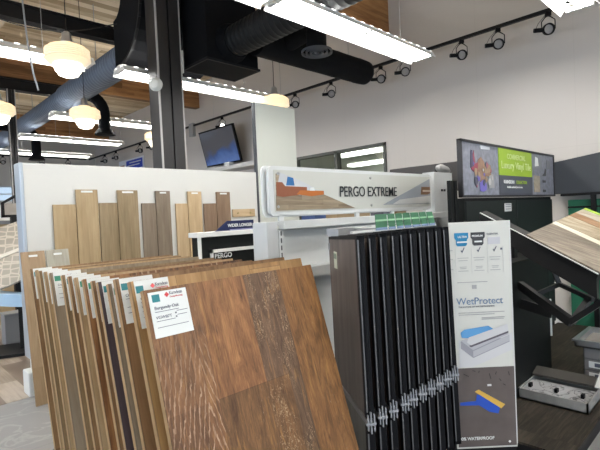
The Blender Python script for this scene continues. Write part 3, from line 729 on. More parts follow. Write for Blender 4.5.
for x in (2.88, 2.94): m.box((x, .048, 1.75), (x+.025, .06, 1.775))
m.build('peg_hole', CHAR, t)

t = thing('header_sign', 'long white header sign reading PERGO EXTREME on top of the gondola', 'sign', (2.25, 2.62, 1.51))
m = MB()
for x in (.10, 1.05, 1.62, 2.25): m.box((x, .01, 0), (x+.05, .03, .12))
m.build('sign_bracket', GW, t)
def rrect(x0, x1, z0, z1, r, y0, y1, n=6):
    pts = []
    for cx, cz, a0 in ((x1-r, z1-r, 0), (x0+r, z1-r, 90), (x0+r, z0+r, 180), (x1-r, z0+r, 270)):
        for k in range(n+1):
            a = rad(a0+90*k/n); pts.append((cx+r*math.cos(a), y0, cz+r*math.sin(a)))
    return pts, (0, y1-y0, 0)
p, d = rrect(-.03, 2.40, .03, .43, .05, .045, .06); MB().prism(p, d).build('back_plate', mat('acrylic_edge', (.72, .74, .74), .25), t)
p, d = rrect(.0, 2.40, .04, .425, .05, .0, .03); MB().prism(p, d).build('sign_box', GW, t)
FACE = mat('sign_face', (.57, .58, .54), .45)
x0, x1, z0, z1 = .05, 2.37, .07, .395
MB().box((x0, -.004, z0), (x1, 0, z1)).build('sign_face', FACE, t)
# printed pictures: left and right triangles
SCN, nt, b = nodes('scene_print'); b.inputs['Roughness'].default_value = .5
m = MB().prism([(x0+.01, -.008, z0+.01), (1.02, -.008, z0+.01), (.06+.01, -.008, z1-.03)], (0, .004, 0))
LF = wood('printed_floor', ((.16, .12, .08), (.29, .23, .16), (.40, .33, .24)), pw=.04, pl=.6, across='Z', along='X', seam=.3)
pic = m.build('floor_picture', LF, t)
def patch(pts, name, m_, y=-.010): return MB().prism([(a, y, b_) for a, b_ in pts], (0, .002, 0)).build(name, m_, pic)
patch([(.068, .22), (.11, .375), (.30, .325), (.42, .285), (.50, .25), (.5, .2), (.07, .2)], 'printed_wall', mat('print_white', (.55, .57, .6), .6), -.0092)
patch([(.068, .195), (.068, .30), (.13, .30), (.16, .27), (.40, .265), (.40, .21), (.13, .185)], 'printed_sofa', mat('print_rust', (.26, .09, .045), .6), -.0105)
patch([(.17, .275), (.19, .345), (.25, .335), (.26, .275)], 'printed_cushion', mat('print_blue', (.03, .14, .35), .6), -.0115)
patch([(.28, .205), (.32, .238), (.60, .235), (.60, .205), (.45, .19)], 'printed_ottoman', mat('print_orange', (.45, .14, .03), .6), -.0125)
patch([(.43, .235), (.44, .262), (.48, .262), (.49, .235)], 'printed_tray', WHITEC, -.0128)
m = MB().prism([(x1-.01, -.008, z1-.02), (x1-.01, -.008, z0+.03), (x1-.92, -.008, z0+.03)], (0, .004, 0))
pic = m.build('room_picture', mat('print_grey_room', (.30, .33, .37), .6), t)
patch([(1.62, .105), (2.36, .105), (2.36, .19), (1.75, .15)], 'printed_counter', mat('print_pale', (.55, .56, .55), .6), -.0092)
patch([(2.16, .20), (2.18, .285), (2.355, .285), (2.355, .215), (2.3, .2)], 'printed_table', mat('print_brown', (.22, .12, .07), .6), -.0105)
patch([(2.2, .23), (2.2, .25), (2.355, .25), (2.355, .23)], 'printed_plates', mat('print_cream', (.6, .5, .4), .6), -.0115)
text('brand_text', 'PERGO EXTREME', .132, mat('sign_ink', (.03, .035, .04), .5), t, (.80, -.014, .185), ext=.001, off=.0008, width=.885)
for x, z in ((1.27, .36), (1.27, .10), (.08, .11), (.09, .365)): MB().cyl((x, -.012, z), (x, -.004, z), .012, 12).build('standoff_screw', mat('screw_grey', (.45, .46, .45), .3, metal=.6), t)

# products standing behind the gondola, seen through the gap below the header
for i, (x, wd, c, lab) in enumerate(((3.5, .18, (.04, .07, .18), 'navy box glimpsed through the gap under the header sign'), (3.85, .62, (.34, .25, .15), 'wide tan box glimpsed through the gap under the header sign'),
                               (4.75, .14, (.10, .10, .13), 'dark narrow box glimpsed under the right half of the header sign'), (5.05, .22, (.30, .22, .13), 'tan box glimpsed under the right end of the header sign'))):
    t = thing('product_box', lab, 'box', (x, 3.35, 1.30), 0, 'boxes on the shelf behind the gondola')
    MB().box((0, 0, 0), (wd, .2, .32), bev=.004).build('carton', mat('carton_%d' % i, c, .6, var=.15, vscale=12), t)
    MB().box((wd*.2, -.002, .05), (wd*.8, 0, .12)).build('carton_label', WHITEC, t)
t = thing('back_shelf', 'white shelf unit mostly hidden behind the gondola', 'shelf unit', (3.3, 3.3, 0))
MB().box((0, 0, 0), (2.0, .35, .08)).build('base', GW2, t); MB().box((0, 0, 1.26), (2.0, .35, 1.30)).build('shelf', GW2, t)
m = MB(); m.box((0, 0, .08), (.04, .35, 1.26)); m.box((1.96, 0, .08), (2.0, .35, 1.26)); m.build('side_panel', GW2, t)

# dark board behind the right end of the gondola
t = thing('display_board', 'dark grey board standing behind the right end of the header sign', 'display board', (5.36, 2.60, 0))
MB().box((0, 0, 1.76), (.03, 1.05, 2.125), bev=.01).build('board', mat('taupe_board', (.055, .052, .052), .6, spec=.25), t)
m = MB(); m.box((.0, .15, 0), (.03, .19, 1.76)); m.box((.0, .9, 0), (.03, .94, 1.76)); m.build('leg', BLACK, t)
m = MB().lathe([(.0, -.3), (.05, -.28), (.08, -.15), (.085, .1), (.05, .25), (.0, .28)], (0, 0, 0), (0, 1, .12), 16).build('rolled_plastic', mat('clear_wrap', (.30, .30, .30), .3), None, True)
m.location = (5.08, 2.70, 2.0); m.scale = (.7, .45, .6); m.rotation_euler = (0, 0, rad(90)); 
tag(m, 'greyish clear plastic roll lying on top of the gondola end', 'plastic roll')
m.location.z = 2.02

# ------------------------------------------------------------------ black swing-panel rack
PX0, PX1, PY, PZ = 1.69, 2.505, 1.325, 1.44
AZ = rad(36)
t = thing('swing_rack', 'black floor rack carrying the row of swinging black sample panels', 'display rack', (1.7, 1.3, 0))
ex, ey = math.sin(AZ), math.cos(AZ)
m = MB(); m.box((-.02, .10, .02), (.84, .3, .10)); m.box((.3, .62, .02), (1.3, .80, .10)); m.build('base_frame', BLACK, t)
m = MB(); m.box((.56, .66, .06), (.62, .72, 1.44)); m.box((1.18, .66, .06), (1.24, .72, 1.44)); m.build('upright', BLACK, t)
MB().box((.54, .64, 1.40), (1.27, .74, 1.45)).build('top_beam', GREYM, t)
BRN = wood('swing_sample', ((.045, .032, .027), (.085, .063, .055), (.13, .10, .09)), pw=.19, pl=1.0, seam=.4, tint=.3, rough=.38)
GRT = wood('swing_sample_grey', ((.07, .07, .06), (.12, .12, .11), (.18, .18, .16)), pw=.2, pl=1.0, seam=.4, tint=.3, rough=.4)
CHR = mat('clip_grey', (.38, .39, .42), .35, metal=.5)
MIDZ = .57; LENP = .66
def swing(x, lab, k):
    t = thing('swing_display', lab, 'sample panel', (x, PY, 0), PI/2-AZ, 'black swing panels standing in a row')
    # local x = away from the viewer along the panel, local -y = right side, +y = left face
    LT = Matrix.Translation((0, 0, PZ)) @ Matrix.Rotation(rad(2.6), 4, 'Y') @ Matrix.Translation((0, 0, -PZ))
    th = .016
    m = MB(); m.box((0, -th, MIDZ+.02), (.028, th+.006, PZ), LT); m.box((LENP-.02, -th, MIDZ+.02), (LENP, th, PZ), LT); m.box((0, -th, PZ-.018), (LENP, th, PZ), LT)
    m.box((-.004, -.006, MIDZ+.04), (.0, .004, PZ-.03), LT); m.build('frame', BLKP, t)
    m = MB(); m.box((0, -th, .16), (.028, th+.006, MIDZ-.02), LT); m.box((LENP-.02, -th, .16), (LENP, th, MIDZ-.02), LT); m.box((0, -th, .16), (LENP, th, .18), LT); m.build('lower_frame', BLKP, t)
    m = MB(); m.box((-.005, th-.002, MIDZ+.05), (.001, th+.004, PZ-.02), LT); m.box((-.005, th-.002, .18), (.001, th+.004, MIDZ-.05), LT); m.build('edge_strip', mat('edge_strip_grey', (.11, .11, .115), .35), t)
    MB().box((.026, -.008, MIDZ+.02), (LENP-.02, th+.002, PZ-.018), LT).build('upper_sample', BRN if k == 0 else (GRT if k % 3 == 0 else BRN), t)
    MB().box((.026, -.008, .18), (LENP-.02, th+.002, MIDZ-.02), LT).build('lower_sample', GRT if k == 0 else BRN, t)
    MB().box((0, -.01, MIDZ-.012), (LENP, th+.006, MIDZ+.012), LT).build('middle_rail', mat('rail_grey', (.22, .22, .23), .4, metal=.4), t)
    m = MB()
    for dy in (-.013, .003, .017): m.box((-.014, dy-.003, MIDZ-.05+abs(dy)), (.012, dy+.002, MIDZ+.055-abs(dy)), LT)
    m.box((-.012, -.022, MIDZ-.008), (.0, .026, MIDZ+.002), LT)
    m.build('hinge_clip', CHR, t)
    if k == 0:
        l = MB().box((LENP-.22, th+.002, 1.235), (LENP-.15, th+.005, 1.33)).build('sample_label', mat('label_cream', (.55, .57, .47), .6), t)
        MB().box((LENP-.215, th+.005, 1.29), (LENP-.155, th+.006, 1.32)).build('label_print', mat('label_green', (.2, .26, .2), .6), l)
        MB().box((LENP-.04, th+.002, 1.33), (LENP-.005, th+.006, 1.37)).build('corner_clip', GREYM, t)
        MB().box((LENP-.3, th+.002, .33), (LENP-.14, th+.005, .365)).build('lower_label', CHAR, t)
    return t
nth = ['first', 'second', 'third', 'fourth', 'fifth', 'sixth', 'seventh', 'eighth', 'ninth', 'tenth']
for k in range(10):
    lab = ['black framed swing panel showing its brown sample face, leftmost in the row'][0] if k == 0 else ('black swing panel at the right end of the row beside the white product board' if k == 9 else 'black swing panel seen edge-on, %s from the left of the row' % nth[k])
    swing(PX0+(PX1-PX0)*k/9+(.012 if k in (3,) else 0), lab, k)
# flyer holder and flyers above
t = thing('flyer_holder', 'white strip above the black swing panels holding green flyers', 'holder', (1.80, 1.46, 1.443))
MB().prism([(.0, 0, -.0), (.84, 0, -.0), (.84, 0.0, .010), (.0, 0.0, .010)], (0, .018, 0)).build('holder_strip', WHITE, t)
m = MB(); m.box((.60, .018, -.0), (.63, .53, .008)); m.box((.8, .018, 0), (.83, .53, .008)); m.build('support_arm', WHITE, t)
FLY = mat('flyer_green', (.055, .17, .09), .5, var=.15, vscale=30); FLYL = mat('flyer_pale', (.28, .5, .3), .5); FLYB = mat('flyer_blue', (.20, .27, .42), .5)
fx = [1.985, 2.10, 2.175, 2.25, 2.33, 2.425, 2.51, 2.59]
for i in range(7):
    a, b = fx[i]-.0, fx[i+1]-.008
    lab = 'green flyer, %s from the left above the black swing panels' % nth[i]
    sk = .004+.0055*i
    t = thing('green_flyer', lab, 'flyer', (a, 1.455, 1.4475), 0, 'green flyers above the swing panels')
    w_ = b-a; e_ = -sk*.9; g_ = .03
    def quad(z0, z1, y):
        # slanted strip, bottom leaning right
        f0 = z0/.086; f1 = z1/.086
        return [(sk*(1-f0), y, z0), (w_+sk*(1-f0), y, z0), (w_+sk*(1-f1), y, z1), (sk*(1-f1), y, z1)]
    MB().prism(quad(0, .086, 0), (0, .0015, 0)).build('card', FLY, t)
    MB().prism(quad(.048, .058, -.001), (0, .001, 0)).build('title_band', FLYL, t)
    MB().prism(quad(0, .014, -.001), (0, .001, 0)).build('foot_band', FLYB, t)

# ------------------------------------------------------------------ white WetProtect product board
SR = Vector((2.825, 1.078, .075)); th = rad(-44.4); SWD = .37; SH = 1.385
org = SR - Vector((math.cos(th), math.sin(th), 0))*SWD
t = thing('product_board', 'tall white WetProtect product board right of the black swing panels', 'sign', org, th)
inn = bpy.data.objects.new('tilt', None); bpy.data.objects.remove(inn)
TR = Matrix.Rotation(rad(-1.0), 4, 'Y')
BW = mat('board_white', (.60, .60, .565), .45)
root = t
MB().box((0, 0, 0), (SWD, .012, SH), bev=.002).build('board', BW, t)
MB().box((0, .012, -.065), (SWD, .10, .06)).build('foot', BLACK, t)
MB().box((SWD-.006, -.002, .02), (SWD+.001, .013, SH)).build('right_edge', mat('edge_silver', (.6, .6, .6), .3), t)
def sc(px): return px/165.0
def X(px, py=300):  # picture-measured offsets from the right edge, in metres
    return SWD-(511.5-px)/165.0
def Z(py): return (449-py)/165.0
def P(name, x0, x1, y0, y1, m_, par=None, y=-.002): return MB().box((X(x0), y-.001, Z(y1)), (X(x1), y+.001, Z(y0))).build(name, m_, par or root)
TB = mat('tag_blue', (.01, .19, .38), .5); TD = mat('tag_dark', (.04, .04, .045), .5); TG = mat('tag_grey', (.5, .5, .54), .5); PI_ = mat('pale_ink', (.35, .35, .36), .6)
def tagshape(x, m_, name):
    pts = [(X(x), Z(231)), (X(x+14), Z(231)), (X(x+14), Z(236)), (X(x+12.5), Z(238)), (X(x+12.5), Z(242.5)), (X(x+11), Z(244.3)), (X(x+3), Z(244.3)), (X(x+1.5), Z(242.5)), (X(x+1.5), Z(238)), (X(x), Z(236))]
    return MB().prism([(a, -.003, b) for a, b in reversed(pts)], (0, .002, 0)).build(name, m_, root)
g = tagshape(455.6, TB, 'blue_tag'); text('tag_text', 'ULTRA', .018, WHITEC, g, (X(459), -.004, Z(236)), off=.0003)
P('tag_text_line', 458, 468, 239.5, 241, WHITEC, g, -.004)
g = tagshape(472, TD, 'black_tag'); text('tag_text', 'PREMIUM', .016, WHITEC, g, (X(473), -.004, Z(235.5)), off=.0003)
P('tag_text_line', 475.5, 483, 239.5, 241, WHITEC, g, -.004)
g = P('grey_tag', 489, 501, 236.5, 243.5, TG); text('tag_text', 'ESSENTIAL', .015, INK, g, (X(488), -.003, Z(234)))
m = MB()
for cx in (463.5, 479.5, 495.5):
    m.prism([(X(cx-2), -.003, Z(249)), (X(cx-.6), -.003, Z(251.2)), (X(cx+2), -.003, Z(246)), (X(cx+1.4), -.003, Z(245.6)), (X(cx-.6), -.003, Z(249.3)), (X(cx-1.4), -.003, Z(248.2))], (0, .002, 0))
m.box((X(501), -.003, Z(249.5)), (X(503), -.001, Z(247.5))); m.build('check_mark', INK, root)
m = MB()
for cx in (463.5, 479.5, 495.5):
    for y, hw in ((256, 5.5), (258.5, 4.5), (265, 3.5), (266.5, 3), (269, 5)):
        m.box((X(cx-hw), -.003, Z(y+.5)), (X(cx+hw), -.001, Z(y)))
for y in (248, 257, 267): m.box((X(450), -.003, Z(y+.6)), (X(453.5), -.001, Z(y)))
m.box((X(457), -.003, Z(281)), (X(487), -.001, Z(280.3)))
for x0, x1, y in ((457, 503, 311), (457, 493, 313), (480, 503, 316.5), (480, 502, 318)): m.box((X(x0), -.003, Z(y+.7)), (X(x1), -.001, Z(y)))
m.build('text_line', PI_, root)
m = MB()
for x in (456, 472, 488, 503.5): m.box((X(x), -.0025, Z(272)), (X(x+.25), -.001, Z(246)))
m.build('grid_line', mat('grid_ink', (.5, .5, .5), .6), root)
P('square_mark', 471.5, 476, 283.5, 287.5, PI_)
text('product_name', 'WetProtect', .060, mat('logo_blue', (.12, .20, .33), .5), root, (X(455.2), -.003, Z(303)), width=.283)
text('small_print', 'THE FUTURE OF WATERPROOFING', .012, INK, root, (X(457), -.003, Z(306)), sx=1.15)
# product picture
G1 = mat('print_lilac', (.42, .42, .46), .6); G2 = mat('print_slate', (.28, .28, .32), .6); G3 = mat('print_light', (.56, .56, .58), .6); WB = mat('print_water', (.10, .30, .58), .6); SHD = mat('print_dark', (.10, .09, .11), .6)
def poly(pts, name, m_, y): return MB().prism([(X(a), y, Z(b)) for a, b in reversed(pts)], (0, .001, 0)).build(name, m_, root)
poly([(456, 366), (456, 338), (475, 348), (510, 333), (510, 350), (470, 366)], 'printed_backdrop', mat('print_haze', (.58, .58, .6), .6), -.0020)
poly([(458, 340), (458, 347), (470, 357), (507, 342), (507, 338)], 'printed_lower_block', G2, -.003)
poly([(458, 339), (470, 349), (507, 334), (494, 331)], 'printed_lower_top', G1, -.004)
poly([(470, 350), (470, 356), (507, 341), (507, 335)], 'printed_lower_side', G1, -.0045)
poly([(466, 344.5), (506, 330), (506, 333), (468, 346)], 'printed_gap', SHD, -.005)
poly([(458, 331), (462, 328), (486, 325), (492, 329), (466, 337), (459, 336)], 'printed_water', WB, -.0055)
poly([(466, 336), (505, 324), (506, 331), (468, 344), (464, 341)], 'printed_upper_side', G3, -.006)
# lower photograph
ph = P('floor_photo', 452, 510.5, 367, 447, mat('print_umber', (.105, .085, .08), .55, var=.25, vscale=9))
def poly2(pts, name, m_, y): return MB().prism([(X(a), y, Z(b)) for a, b in reversed(pts)], (0, .001, 0)).build(name, m_, ph)
poly2([(470, 391), (474, 389), (500, 405), (496, 409)], 'printed_brush_bristles', mat('print_yellow', (.62, .38, .07), .6), -.006)
poly2([(455, 401.5), (471, 400.5), (472, 394), (477, 395), (495, 408), (493, 414), (484, 412), (474, 405), (455, 404.5)], 'printed_brush', mat('print_royal', (.015, .07, .42), .6), -.005)
m = MB()
for x, y, a, l in ((462, 374, .5, 6), (470, 370, .3, 3), (486, 376, 1.3, 6), (496, 380, .9, 3), (505, 374, 1.4, 4), (500, 385, .6, 3), (475, 371, 2, 2), (492, 373, 1.9, 3)):
    mm = Matrix.Translation((X(x), 0, Z(y))) @ Matrix.Rotation(a, 4, 'Y'); m.box((-sc(l)/2, -.005, -.002), (sc(l)/2, -.004, .002), mm)
m.build('printed_debris', mat('print_black', (.02, .016, .02), .6), ph)
m = MB().box((X(483), -.005, Z(386)), (X(487), -.004, Z(384))).build('printed_drop', G3, ph)
text('slogan', '100% WATERPROOF', .026, WHITEC, ph, (X(451), -.004, Z(440)), off=.0006, width=.22)
MB().cyl((X(503.5), -.005, Z(443)), (X(503.5), -.003, Z(443)), .007, 12).build('dot_mark', WHITEC, ph)

# ------------------------------------------------------------------ right: big vinyl sign and black cabinet below
t = thing('display_cabinet', 'tall black two-door display cabinet under the green and grey sign', 'cabinet', (3.72, 1.82, 0))
MB().box((.06, 0, .0), (2.35, .13, 1.63), bev=.004).build('body', MATB, t)
for x in (.06, 1.2): MB().box((x, -.02, .12), (x+1.13, 0, 1.60), bev=.003).build('door', mat('cabinet_door', (.009, .012, .012), .55, spec=.25), t)
MB().box((.88, -.024, 1.49), (1.05, -.02, 1.57)).build('door_label', mat('sticker', (.5, .5, .5), .6), t)
m = MB()
for z in (1.51, 1.535, 1.555): m.box((.9, -.0255, z), (1.03, -.024, z+.006))
m.build('sticker_text', INK, t)
t = thing('side_panel', 'narrow black upright panel left of the green and grey sign', 'display panel', (3.56, 1.84, 0))
MB().box((.02, 0, .0), (.145, .03, 1.78)).build('panel', MATB, t)
MB().box((.08, -.01, .0), (.085, 0, 1.78)).build('panel_seam', BLACK, t)
t = thing('vinyl_sign', 'wide framed sign reading Luxury Vinyl Tile, green and grey centre', 'sign', (3.72, 1.80, 1.635))
SL, SHh = 2.47, .505
m = MB(); m.box((0, 0, 0), (SL, .04, .02)); m.box((0, 0, SHh-.02), (SL, .04, SHh)); m.box((0, 0, 0), (.02, .04, SHh)); m.box((SL-.02, 0, 0), (SL, .04, SHh)); m.box((.02, .02, .02), (SL-.02, .04, SHh-.02)); m.build('frame', mat('sign_frame_black', (.02, .02, .023), .5), t)
LIL = mat('print_bluegrey', (.20, .21, .25), .5, var=.55, vscale=22)
MB().box((.02, .012, .02), (SL-.02, .02, SHh-.02)).build('printed_base', LIL, t)
MB().box((.80, .006, .215), (1.70, .013, SHh-.022)).build('green_panel', mat('lime', (.28, .42, .035), .5), t)
MB().box((.80, .006, .022), (1.70, .013, .215)).build('grey_panel', mat('sign_slate', (.075, .08, .10), .5), t)
text('sign_text', 'COMMERCIAL', .072, mat('lime_text', (.50, .62, .25), .5), t, (1.0, .004, .385), off=.002, width=.5)
text('sign_text', 'Luxury Vinyl Tile', .105, mat('cream_text', (.58, .66, .36), .5), t, (.85, .004, .285), width=.8)
text('sign_text', 'KARNDEAN', .05, WHITEC, t, (.90, .004, .135), off=.001, sx=1.0)
text('sign_text', 'COLLECTION', .05, mat('lime', (.3, .4, .05)), t, (1.22, .004, .135), off=.001)
text('sign_text', 'Available exclusively here in store', .03, WHITEC, t, (.98, .004, .09), off=.0004)
def sp_(pts, name, m_, y=.008): return MB().prism([(a, y, b) for a, b in pts], (0, .003, 0)).build(name, m_, t)
sp_([(.20, .25), (.24, .38), (.26, .42), (.28, .30), (.34, .32), (.36, .24), (.28, .22)], 'printed_red_bag', mat('print_crimson', (.26, .05, .08), .6))
sp_([(.32, .20), (.34, .34), (.40, .37), (.46, .33), (.50, .27), (.60, .26), (.62, .18), (.50, .20), (.46, .12), (.38, .14)], 'printed_figure', mat('print_skin', (.24, .15, .10), .6, var=.6, vscale=18), .007)
sp_([(.18, .26), (.20, .42), (.225, .42), (.25, .28)], 'printed_sleeve', mat('print_darkblue', (.07, .07, .12), .6), .006)
sp_([(.36, .06), (.36, .13), (.42, .16), (.50, .12), (.50, .07), (.43, .05)], 'printed_purple_bag', mat('print_purple', (.14, .12, .40), .6), .006)
sp_([(.55, .08), (.56, .20), (.66, .22), (.68, .09)], 'printed_skirt', mat('print_sage', (.30, .30, .30), .6), .006)
sp_([(.50, .22), (.53, .31), (.60, .30), (.61, .24)], 'printed_gold_bag', mat('print_gold', (.28, .20, .13), .6, var=.6, vscale=25), .005)
sp_([(.40, .44), (.40, .475), (.60, .47), (.60, .445)], 'printed_window', mat('print_mist', (.5, .52, .56), .6), .007)
sp_([(1.72, .30), (1.72, .47), (2.02, .46), (2.02, .31)], 'printed_room', mat('print_steel', (.20, .21, .23), .6), .007)
sp_([(1.80, .34), (1.82, .45), (1.90, .44), (1.92, .35)], 'printed_sofa', WHITEC, .006)
sp_([(2.2, .32), (2.2, .43), (2.33, .42), (2.33, .33)], 'printed_shelf', mat('print_steel', (.2, .2, .2)), .007)
sp_([(2.04, .24), (2.12, .28), (2.14, .33), (2.18, .31), (2.16, .24)], 'printed_arrow', TD, .006)
for z in (.16, .05): sp_([(2.05, z), (2.05, z+.03), (2.15, z+.028), (2.15, z+.002)], 'printed_plank', TD, .006)
sp_([(1.76, .05), (1.76, .24), (1.95, .235), (1.95, .05)], 'printed_samples', mat('print_sand', (.33, .28, .22), .6, var=.4, vscale=30), .007)

rs = random.Random(5)
for k in range(16):
    cx, cz, w_ = .22+rs.random()*.42, .05+rs.random()*.26, .012+rs.random()*.022
    c_ = [('print_gold2', (.30, .22, .14)), ('print_rose', (.28, .10, .12)), ('print_ink2', (.08, .08, .11)), ('print_purple', (.14, .12, .40)), ('print_pearl', (.42, .40, .40))][k % 5]
    sp_([(cx+w_*math.cos(a)*rs.uniform(.6, 1.2), cz+w_*1.3*math.sin(a)*rs.uniform(.6, 1.2)) for a in [q*PI/4 for q in range(8)]], 'printed_flower', mat(c_[0], c_[1], .6), .0045-.00005*k)
t = thing('fascia_board', 'plain charcoal grey board at the right edge beside the vinyl sign', 'display board', (6.24, 1.86, 1.66), rad(-90))
MB().prism([(0, 0, 0), (1.6, 0, -.02), (1.6, 0, .60), (0, 0, .39)], (0, .04, 0)).build('board', mat('fascia_grey', (.050, .056, .066), .6, spec=.25), t)
m = MB(); m.box((.1, .0, -.03), (1.6, .10, 0)); m.build('bottom_rail', BLACK, t)
for x in (.42, 1.3): MB().box((x, .0, -1.66), (x+.05, .05, -.03)).build('post', BLACK, t)
t = thing('green_partition', 'dark green partition at the right edge under the charcoal board', 'partition', (6.32, 1.70, 0), rad(-90))
MB().box((0, 0, 0), (1.9, .03, 1.58)).build('panel', mat('forest_green', (.02, .14, .08), .5, var=.2), t)
m = MB(); m.box((.35, -.02, 0), (.38, 0, 1.58)); m.box((0, -.02, 1.48), (1.9, 0, 1.50)); m.build('rail', BLACK, t)
t = thing('window_card', 'small pale card fixed on the green partition behind the slanted tray', 'card', (6.28, 1.33, 1.50), rad(-90))
MB().box((0, 0, 0), (.12, .012, .05)).build('card', mat('pale_cyan', (.6, .75, .75), .5), t)

# ------------------------------------------------------------------ low platform on the right
t = thing('display_platform', 'low dark wood-topped platform on the floor at the lower right', 'platform', (2.845, .80, 0))
MB().box((0, .0, 0), (3.2, .98, .085)).build('base', BLACK, t)
MB().box((-.0, -.01, .085), (3.2, .98, .10)).build('top', wood('platform_top', ((.008, .006, .004), (.022, .017, .011), (.048, .038, .026)), pw=.5, pl=3, across='Y', along='X', gs=2.2, rough=.62, tint=.2, grain=1.5), t)
# black base cabinet carrying the slanted tray
t = thing('tray_stand', 'black display stand with crossed arms carrying the slanted plank tray', 'display stand', (3.30, 1.32, .10))
MB().box((.0, 0, 0), (.98, .44, 1.02), bev=.003).build('cabinet', MATB, t)
MB().box((.972, -.012, .30), (.988, .0, .62)).build('white_edge', WHITEC, t)
m = MB(); m.box((.5, .1, 1.02), (.56, .16, 1.2)); m.build('column', BLACK, t)
def W2L(p): return (p[0]-3.30, p[1]-1.32, p[2]-.10)
m = MB()
for p, q, w_, h_ in (((3.59, 1.31, .94), (3.34, .90, .76), .04, .06), ((3.52, 1.16, .90), (3.63, 1.05, .96), .02, .03), ((3.59, 1.09, 1.11), (3.63, 1.05, .96), .02, .03), ((3.59, 1.31, .80), (3.59, 1.09, .75), .03, .07), ((3.33, .91, .76), (3.27, .66, .97), .02, .035), ((3.63, 1.05, .96), (3.36, .78, .92), .02, .03), ((3.34, .90, .76), (3.50, .80, .95), .05, .02)):
    m.bar(W2L(p), W2L(q), w_, h_)
m.build('cross_arm', mat('arm_black', (.012, .012, .013), .4), t)
MB().cyl(W2L((3.60, 1.11, 1.12)), W2L((3.58, 1.06, 1.12)), .025, 16).build('pivot_knob', CHAR, t)
# slanted tray
A0 = Vector((3.34, 1.49, 1.50)); A1 = Vector((2.97, .66, 1.135)); av = (A1-A0)
P0 = A0+av*.45
bv = Vector((1.03, -.10, .15)); nv = bv.cross(av); nv = nv.normalized()
if nv.z < 0: nv = -nv
t = thing('slanted_tray', 'slanted black tray displaying light plank samples at the right edge', 'display tray', A0)
def para(o, a, b, tn, lift=0):
    o = Vector(o)-A0+nv*lift; a = Vector(a); b = Vector(b); n_ = nv*tn
    return MB().prism([o, o+a, o+a+b, o+b], n_)
para(A0-nv*.03, av, bv*.09, .035).build('front_arm', BLACK, t)
m = MB(); m.prism([Vector((0, 0, 0))-nv*.03, av-nv*.03, av-nv*.03-Vector((0, 0, .11)), av*.45-nv*.03-Vector((0, 0, .10)), Vector((0, 0, -.05))], bv*.03); m.build('front_skirt', BLACK, t)
para(P0-nv*.05, av*.55, bv*1.05, .048).build('tray_base', BLACK, t)
para(A0, av, Vector((1, -.1, .1))*.008, .006).build('white_edge', WHITEC, t)
planks = [(0.02, .40, ((.09, .072, .055), (.17, .14, .108), (.27, .235, .185)), 'weathered grey-brown plank'),
          (.405, .47, ((.55, .50, .40), (.62, .58, .48), (.70, .66, .56)), 'cream plank'),
          (.475, .70, ((.15, .115, .07), (.28, .225, .15), (.44, .38, .28)), 'speckled tan plank'),
          (.705, .82, ((.13, .065, .03), (.22, .12, .06), (.30, .18, .095)), 'reddish brown plank'),
          (.825, .97, ((.22, .19, .15), (.34, .30, .24), (.46, .42, .35)), 'pale beige plank')]
for a, b, c, l in planks:
    o = para(P0+bv*a, av*.55, bv*(b-a), .012).build('plank_sample', wood('tray_'+l.split()[0], c, pw=3, pl=6, across='X', along='Y', seam=0, tint=0, gs=3.0, grain=1.5), t); o['label'] = l
para(P0+bv*.975, av*.55, bv*.04, .014).build('green_edge', mat('lime_edge', (.30, .50, .04), .5), t)

# ------------------------------------------------------------------ cases on the platform
t = thing('sample_case', 'open silver sample case with a marbled insert lying on the platform', 'case', (3.50, .86, .10))
MB().box((0, 0, 0), (.40, .46, .012)).build('case_floor', GREYM, t)
m = MB(); m.box((0, 0, 0), (.012, .46, .075)); m.box((.388, 0, 0), (.40, .46, .075)); m.box((0, 0, 0), (.40, .012, .075)); m.box((0, .448, 0), (.40, .46, .075)); m.build('case_rim', mat('case_silver', (.36, .36, .35), .35, metal=.3, var=.2, vscale=20), t)
MB().box((.012, .012, .05), (.30, .448, .062)).build('marbled_insert', marble('case_marble', (.45, .45, .46), (.04, .04, .045), 6, .3, 0), t)
MB().box((.29, .03, .075), (.40, .45, .095), Matrix.Translation((.24, 0, .08)) @ Matrix.Rotation(rad(-18), 4, 'Y') @ Matrix.Translation((-.24, 0, -.08))).build('lid', mat('lid_dark', (.05, .045, .04), .4), t)
for y in (.40, .22, .05): MB().box((.1, y, .062), (.14, y+.02, .09)).build('latch', BLKP, t)
m = MB().box((3.84, .62, .19), (4.04, .90, .198), Matrix.Translation((3.9, .7, .2)) @ Matrix.Rotation(rad(-22), 4, 'Y') @ Matrix.Translation((-3.9, -.7, -.2))).build('paper_sheet', WHITEC); tag(m, 'white sheet resting on the right end of the open sample case', 'paper')

t = thing('drawer_stack', 'grey storage box with labelled fronts at the right edge of the platform', 'storage box', (4.14, .50, .10))
MB().box((0, 0, 0), (.42, .54, .29), bev=.004).build('body', mat('drawer_grey', (.13, .13, .135), .4, var=.2), t)
for z in (.02, .11, .20):
    MB().box((-.012, .01, z), (0, .53, z+.082), bev=.002).build('drawer', mat('drawer_front', (.20, .195, .20), .4, var=.15), t)
    if z < .2:
        l = MB().box((-.016, .34, z+.02), (-.012, .50, z+.07)).build('drawer_label', WHITEC, t)
        MB().box((-.0175, .40, z+.03), (-.016, .46, z+.06)).build('label_picture', INK, l)
t = thing('silver_tray', 'empty silver tray lying on the grey storage box', 'tray', (4.10, .47, .39))
MB().box((0, 0, 0), (.5, .62, .01)).build('tray_floor', mat('tray_inner', (.22, .20, .18), .4), t)
m = MB(); m.box((0, 0, 0), (.02, .62, .055)); m.box((.48, 0, 0), (.5, .62, .055)); m.box((0, 0, 0), (.5, .02, .055)); m.box((0, .6, 0), (.5, .62, .055)); m.box((-.015, -.015, .045), (.0, .635, .058)); m.box((0, .62, .045), (.5, .635, .058)); m.build('tray_rim', STEEL, t)

